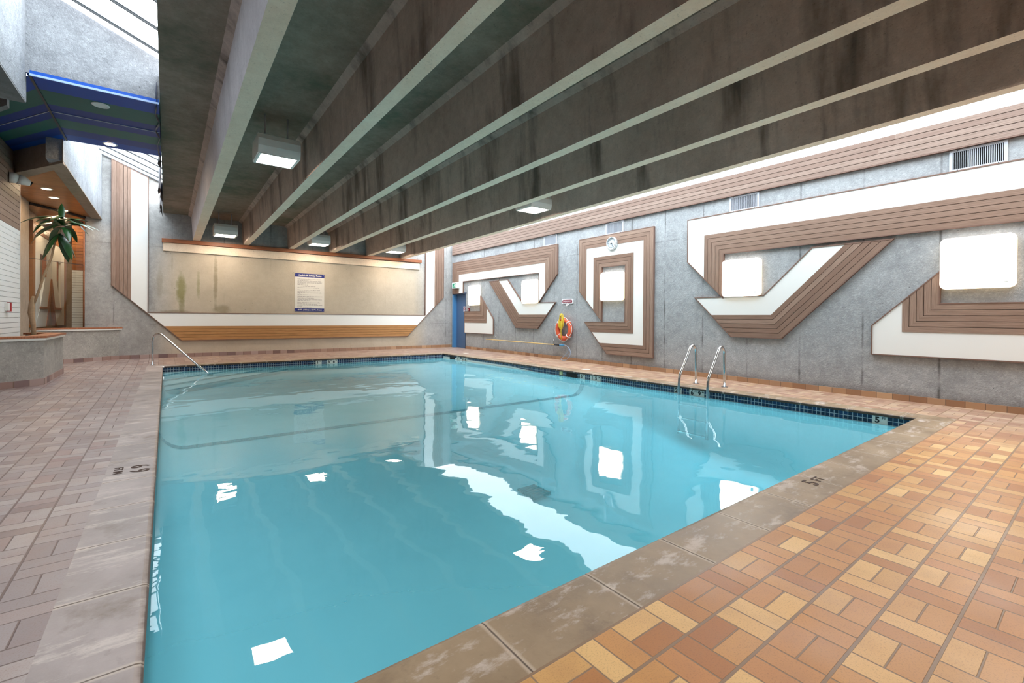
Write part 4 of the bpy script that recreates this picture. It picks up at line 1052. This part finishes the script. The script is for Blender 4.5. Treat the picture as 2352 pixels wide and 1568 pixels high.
# ================================================================== LEFT ALCOVE
# white and cedar clad wall
t = bpy.data.objects.new('wall_left_clad', None); COL.objects.link(t); t.location = (-2.1, 11, 0); t['kind'] = 'structure'
mb = MB(); mb.box((-2.3, 9.4, 0.0), (-2.12, 11.86, 4.02)); mb.build('wall_core', GROOVE, t)
mb = MB(); z = 0.30
while z < 2.68:
    mb.prism([(-9.4, z+0.003), (-11.88, z+0.003), (-11.88, z+0.083), (-9.4, z+0.083)], lambda u, v, d: (-2.12+d, -u, v), 0, 0.02); z += 0.086
mb.box((-2.12, 11.86, 0.3), (-2.098, 11.885, 4.02)); mb.build('white_siding', SIDING, t)
mb = MB(); i = 0
while z < 3.98:
    o = i*2.3; mb.prism([(9.4, z+0.004), (11.86, z+0.004), (11.86, z+0.096), (9.4, z+0.096)], lambda u, v, d: (-2.12+d, u, v), 0, 0.02, [(o, 0), (o+2.5, 0), (o+2.5, 0.1), (o, 0.1)], random.random()); z += 0.10; i += 1
mb.build('cedar_siding', WOOD, t)
# alcove walls
mb = MB(); mb.box((-2.63, 11.86, 0.0), (-2.43, 14.50, 3.695)); struct(mb.build('wall_alcove', C_TAN))
mb = MB(); mb.box((-2.8, 14.50, 0.0), (XC, 20.6, 3.695)); struct(mb.build('wall_passage_left', C_TAN))
mb = MB(); mb.box((-1.64, 16.1, 0.0), (-1.45, 20.6, 3.695)); struct(mb.build('wall_passage_right', C_TAN))
mb = MB(); mb.box((-2.8, 20.6, 0.0), (-1.4, 20.8, 3.75)); struct(mb.build('wall_passage_end', C_TAN))
mb = MB(); mb.box((-2.8, 17.3, 3.72), (-1.4, 20.8, 3.8)); struct(mb.build('ceiling_passage', C_TAN))
mb = MB(); mb.box((-4.6, 9.3, -0.05), (-2.3, 9.45, 4.2)); struct(mb.build('wall_left_return', C_GREY))
# passage art; the deeper one is a reversed copy standing in for a reflection
def passage_art(y0, s, lab, mat):
    f = lambda u, v, d: (XC+d, y0+s*u, v)
    t = thing('wall_art', (XC, y0+s*1.1, 0.9), lab, 'wall art', 'passage wall pieces')
    o = [(0, 0.9), (0, 3.45), (2.25, 3.45), (2.25, 1.9), (1.9, 0.9)]
    A = [(0.0, 0.9), (0.0, 3.47), (2.2, 3.47)]; B = [(0.28, 0.9), (0.28, 3.22), (2.2, 3.22)]; Cc = [(0.85, 1.42), (0.85, 2.76), (2.2, 2.76)]
    mb = MB(); band(mb, A, B, 3, f, 0, 0.06, 0.007, 0.28); mb.build('wood_cladding', mat, t)
    mb = MB(); mb.prism([(0.28, 0.9), (0.85, 1.42), (0.85, 2.76), (0.28, 3.22)], f, 0, 0.05); mb.prism([(0.28, 3.22), (0.85, 2.76), (2.2, 2.76), (2.2, 3.22)], f, 0, 0.05)
    mb.prism([(0.28, 0.9), (1.55, 0.9), (1.85, 1.36), (0.85, 1.36)], f, 0, 0.05); mb.prism([(1.5, 2.76), (2.2, 2.76), (2.2, 2.2), (1.75, 1.42), (0.9, 1.42), (1.5, 2.2)], f, 0, 0.05)
    mb.build('white_panel', WHITE, t)
    mb = MB(); mb.prism([(1.55, 0.9), (1.8, 0.9), (2.2, 1.75), (2.2, 2.2), (1.75, 1.42), (1.85, 1.36)], f, 0, 0.06); mb.prism([(0.83, 1.36), (1.85, 1.36), (1.85, 1.42), (0.83, 1.42)], f, 0, 0.07)
    mb.prism([(1.42, 2.2), (1.5, 2.2), (1.5, 2.76), (1.42, 2.76)], f, 0, 0.07); mb.build('edge_trim', WOOD_RED, t)
passage_art(15.55, 1, 'tall wood and white panel on the passage wall behind the glass, nearer half', WOOD_SOFFIT)
passage_art(20.1, -1, 'reversed wood and white panel copy deeper in the passage, standing in for a reflection', WOOD_SOFFIT)
# siding screen at the end of the passage
t = thing('siding_screen', (-1.85, 16.7, 0.0), 'narrow screen of white siding under cedar boards behind the plant leaves', 'screen')
mb = MB(); z = 0.75
while z < 2.36: mb.prism([(-2.0, z+0.003), (-1.64, z+0.003), (-1.64, z+0.063), (-2.0, z+0.063)], lambda u, v, d: (u, 16.7-d, v), 0, 0.02); z += 0.066
mb.build('white_siding', SIDING, t)
mb = MB()
while z < 3.66: mb.prism([(-2.0, z+0.003), (-1.64, z+0.003), (-1.64, z+0.08), (-2.0, z+0.08)], lambda u, v, d: (u, 16.7-d, v), 0, 0.02, [(z*9, 0), (z*9+.4, 0), (z*9+.4, .08), (z*9, .08)], random.random()); z += 0.084
mb.build('cedar_siding', WOOD_SOFFIT, t)
mb = MB(); mb.box((-2.0, 16.7, 0.05), (-1.64, 16.74, 3.7)); mb.build('back_board', GROOVE, t)
# glass partition on the skewed line
t = bpy.data.objects.new('window_4', None); COL.objects.link(t); t.location = (-2.0, 15.1, 0.0); t['kind'] = 'structure'
g0, g1 = Vector((-2.43, 14.50)), Vector((-1.655, 15.74))
gd = (g1-g0); gp = lambda s, z: (g0.x+gd.x*s, g0.y+gd.y*s, z)
mb = MB(); mb.face([gp(0, 0.05), gp(1, 0.05), gp(1, 3.70), gp(0, 3.70)]); mb.build('glass_pane', GLASS, t)
mb = MB()
for z in (2.46, ): mb.tube([gp(0, z), gp(1, z)], 0.006, 6)
mb.build('glass_joint', DARK_METAL, t)
mb = MB(); mb.tube([gp(0.985, 0.9), gp(0.985, 3.68)], 0.018, 6); mb.build('window_frame', WOOD_RED, t)
mb = MB(); mb.tube([gp(0, 3.67), gp(1, 3.67)], 0.03, 6); mb.build('window_head', GROOVE, t)

# planters (low concrete walls with timber caps)
def wallpoly(name, pts, th, z0, z1, mat, parent, flip=1):
    mb = MB()
    n = len(pts); L = [Vector(p) for p in pts]; off = []
    for i in range(n):
        d = []
        if i > 0: d.append((L[i]-L[i-1]).normalized())
        if i < n-1: d.append((L[i+1]-L[i]).normalized())
        ns = [Vector((-q.y, q.x))*flip for q in d]; m = sum(ns, Vector((0, 0))).normalized(); off.append(L[i]+m*(th/max(0.5, m.dot(ns[0]))))
    for i in range(n-1):
        mb.prism([tuple(L[i]), tuple(L[i+1]), tuple(off[i+1]), tuple(off[i])], lambda u, v, d: (u, v, d), z0, z1)
    return mb.build(name, mat, parent)
front = [(-2.09, 10.38), (-1.63, 10.76), (-1.63, 12.55), (-2.05, 12.85)]
t = thing('planter', (-1.8, 11.3, 0.0), 'angular low concrete planter with timber cap holding the tall plant', 'planter', 'concrete planters')
wallpoly('concrete_wall', front, 0.16, 0.0, 0.79, C_LEFT, t)
fo = [(-2.09, 10.335), (-1.60, 10.74), (-1.60, 12.58), (-2.06, 12.91)]
wallpoly('white_fascia', fo, 0.2, 0.79, 0.825, WHITE_TRIM, t)
wallpoly('timber_cap', [(-2.09, 10.32), (-1.59, 10.735), (-1.59, 12.59), (-2.07, 12.94)], 0.24, 0.825, 0.86, WOOD_RED, t)
mb = MB(); mb.prism([(-2.09, 10.64), (-1.80, 10.88), (-1.80, 12.45), (-2.09, 12.7), (-2.41, 12.9), (-2.41, 11.92), (-2.09, 11.92)], lambda u, v, d: (u, v, d), 0.3, 0.72); mb.build('soil', SOIL, t)
skirt([(-2.09, 10.38), (-1.63, 10.76), (-1.63, 12.55)], 0.105, 'baseboard_planter_near')
back = [(-2.43, 14.66), (-0.99, YF-0.01)]
t = thing('planter', (-1.6, 15.3, 0.0), 'low concrete planter wall with timber cap in front of the glass', 'planter', 'concrete planters')
fz_ = lambda u, v, d: (u, v, d)
for nm, poly, z0, z1, mt in (('concrete_wall', [(-2.425, 14.665), (-0.99, YF-0.005), (-1.18, YF-0.005), (-2.425, 14.82)], 0.0, 0.83, C_LEFT),
        ('white_fascia', [(-2.425, 14.62), (-0.93, YF-0.005), (-1.2, YF-0.005), (-2.425, 14.85)], 0.83, 0.865, WHITE_TRIM), ('timber_cap', [(-2.425, 14.61), (-0.92, YF-0.005), (-1.22, YF-0.005), (-2.425, 14.87)], 0.865, 0.90, WOOD_RED)):
    mb = MB(); mb.prism(poly, fz_, z0, z1); mb.build(nm, mt, t)
skirt([(-2.43, 14.66), (-0.98, YF-0.01)], 0.10, 'baseboard_planter_far')

# the plant
t = thing('dracaena_plant', (-2.0, 12.3, 0.72), 'tall leaning houseplant with a crown of long drooping green leaves', 'plant')
mb = MB()
mb.tube([(-1.99, 12.3, 0.70), (-2.0, 12.3, 1.0), (-2.03, 12.3, 1.25), (-2.02, 12.3, 1.42), (-2.0, 12.3, 1.56)], [0.035, 0.036, 0.048, 0.042, 0.02], 10)
mb.tube([(-2.0, 12.3, 1.40), (-1.93, 12.3, 1.65), (-1.85, 12.3, 2.0), (-1.76, 12.3, 2.3), (-1.72, 12.3, 2.55), (-1.64, 12.3, 2.85)], [0.022, 0.02, 0.018, 0.018, 0.016, 0.014], 8); mb.build('trunk', TRUNK, t)
mb = MB()
def leaf(base, az, el, L, W, droop):
    n = 9; d = Vector((math.cos(az)*math.cos(el), math.sin(az)*math.cos(el), math.sin(el))); p = Vector(base); side = Vector((-math.sin(az), math.cos(az), 0)); prev = None
    for i in range(n+1):
        s = i/n; wd = W*math.sin(pi*min(1, s*0.93+0.07))**0.8*(1 if s < 0.97 else 0.2)
        upn = side.cross(d).normalized()
        a, m, b = p+side*wd/2+upn*wd*0.16, p, p-side*wd/2+upn*wd*0.16
        if prev: mb.face([prev[0], a, m, prev[1]], None, 0, 0, True); mb.face([prev[1], m, b, prev[2]], None, 0, 0, True)
        prev = (a, m, b); p = p+d*(L/n); d = (d+Vector((0, 0, -droop/n))).normalized()
cr = Vector((-1.60, 12.3, 2.98))
for i in range(17):
    az = i*2.4+random.uniform(-0.2, 0.2); el = random.uniform(-0.1, 0.6)
    leaf(cr+Vector((0, 0, random.uniform(-0.1, 0.1))), az, el, random.uniform(0.48, 0.66), 0.115, random.uniform(0.8, 2.0))
for az in (pi*0.9, -0.7, 1.2, pi*1.2, 0.2):
    leaf(cr+Vector((-0.05, 0, -0.2)), az, -0.7, random.uniform(0.5, 0.62), 0.17, 2.0)
leaf(cr+Vector((-0.02, 0, 0.08)), 1.7, 1.25, 0.34, 0.10, 0.2); leaf(cr+Vector((-0.2, 0, -0.15)), 3.4, -0.3, 0.4, 0.12, 2.2)
mb.build('foliage', LEAF, t)
mb = MB()
for i in range(9):
    az = i*0.7; cr2 = Vector((-1.98, 12.6, 0.74)); leaf(cr2, az, 0.5, 0.22, 0.05, 1.0)
tag(mb.build('groundcover_plant', LEAF), 'small dark green plant low in the near planter behind the cap', 'plant')

# downlights
def can(x, y, z, lab, lit=True, grp='recessed downlights'):
    t = thing('downlight', (x, y, z), lab, 'downlight', grp)
    mb = MB(); n = 20; rings = [[(x+r*math.cos(2*pi*i/n), y+r*math.sin(2*pi*i/n), zz) for i in range(n)] for r, zz in ((0.095, z), (0.09, z-0.01), (0.07, z-0.01), (0.066, z+0.0))]
    for a, b in zip(rings[:-1], rings[1:]):
        for k in range(n): mb.face([a[k], a[(k+1) % n], b[(k+1) % n], b[k]], None, 0, 0, True)
    mb.build('trim_ring', WHITE_TRIM, t)
    mb = MB(); mb.face([(x+0.066*math.cos(2*pi*i/n), y+0.066*math.sin(2*pi*i/n), z-0.004) for i in range(n)]); mb.build('lamp_face', CAN_E if lit else WHITE_TRIM, t)
can(-1.90, 12.78, 3.70, 'lit downlight in the cedar soffit, nearest of the three in the alcove')
can(-1.92, 13.65, 3.70, 'lit downlight in the cedar soffit, middle one in the alcove')
can(-1.96, 15.15, 3.70, 'lit downlight in the cedar soffit, farthest in the alcove above the leaves')
can(-2.15, 18.4, 3.72, 'lit downlight deepest in the passage behind the glass')
can(-2.1, 16.3, 3.70, 'added downlight behind the glass partition, brightening the passage')  # added to brighten the passage
can(-2.15, 19.6, 3.72, 'added downlight at the passage end, brightening the passage')  # second lamp added for more light in the passage
can(-0.745, 10.0, 4.018, 'lit downlight at the far side of the blue soffit')
can(-0.71, 8.23, 4.018, 'unlit round downlight nearer the camera in the blue soffit', False)

# security camera
t = thing('security_camera', (-2.1, 11.2, 3.46), 'white dome security camera on the clad wall at the left edge', 'camera')
mb = MB(); mb.tube([(-2.10, 11.15, 3.50), (-2.05, 11.16, 3.50), (-2.0, 11.18, 3.49)], [0.09, 0.09, 0.075], 16); mb.build('mount', WHITE_TRIM, t)
mb = MB(); mb.tube([(-2.0, 11.18, 3.49), (-1.94, 11.2, 3.475), (-1.88, 11.22, 3.455), (-1.86, 11.225, 3.45)], [0.085, 0.075, 0.05, 0.04], 16); mb.build('body', WHITE_TRIM, t)
mb = MB(); mb.tube([(-1.86, 11.225, 3.45), (-1.845, 11.23, 3.445)], [0.036, 0.03], 14); mb.build('lens', INK, t)
# red fire alarm on the clad wall
t = thing('fire_call_point', (-2.1, 11.02, 1.33), 'white box with red side on the white siding at the left edge', 'fire alarm')
mb = MB(); mb.box((-2.1, 10.90, 1.27), (-2.06, 11.02, 1.40)); mb.build('housing', WHITE_TRIM, t, 0.004)
mb = MB(); mb.box((-2.1, 11.02, 1.26), (-2.05, 11.08, 1.41)); mb.build('red_plate', RED, t, 0.004)
# dark sheeting hanging along the slab edge
t = thing('hanging_sheet', (-0.14, 11, 4.1), 'dark blue plastic sheeting hanging along the edge of the left skylight', 'sheeting')
mb = MB(); prev = None; n = 60
for i in range(n+1):
    y = 7.7+(15.3-7.7)*i/n; x = -0.115-0.015*math.sin(i*0.9)-(0.02*math.sin(i*0.37) if y > 11 else 0); zb3 = 3.98-(0.10+0.05*math.sin(i*1.7) if y > 11 else 0.0)-0.0
    c = ((x, y, 4.3), (x-0.01*math.sin(i), y, zb3+0.1), (x+0.012*math.sin(i*1.3), y, zb3))
    if prev: mb.face([prev[0], c[0], c[1], prev[1]], None, 0, 0, True); mb.face([prev[1], c[1], c[2], prev[2]], None, 0, 0, True)
    prev = c
o = mb.build('sheet', TARP, t)
so = o.modifiers.new('thickness', 'SOLIDIFY'); so.thickness = 0.004
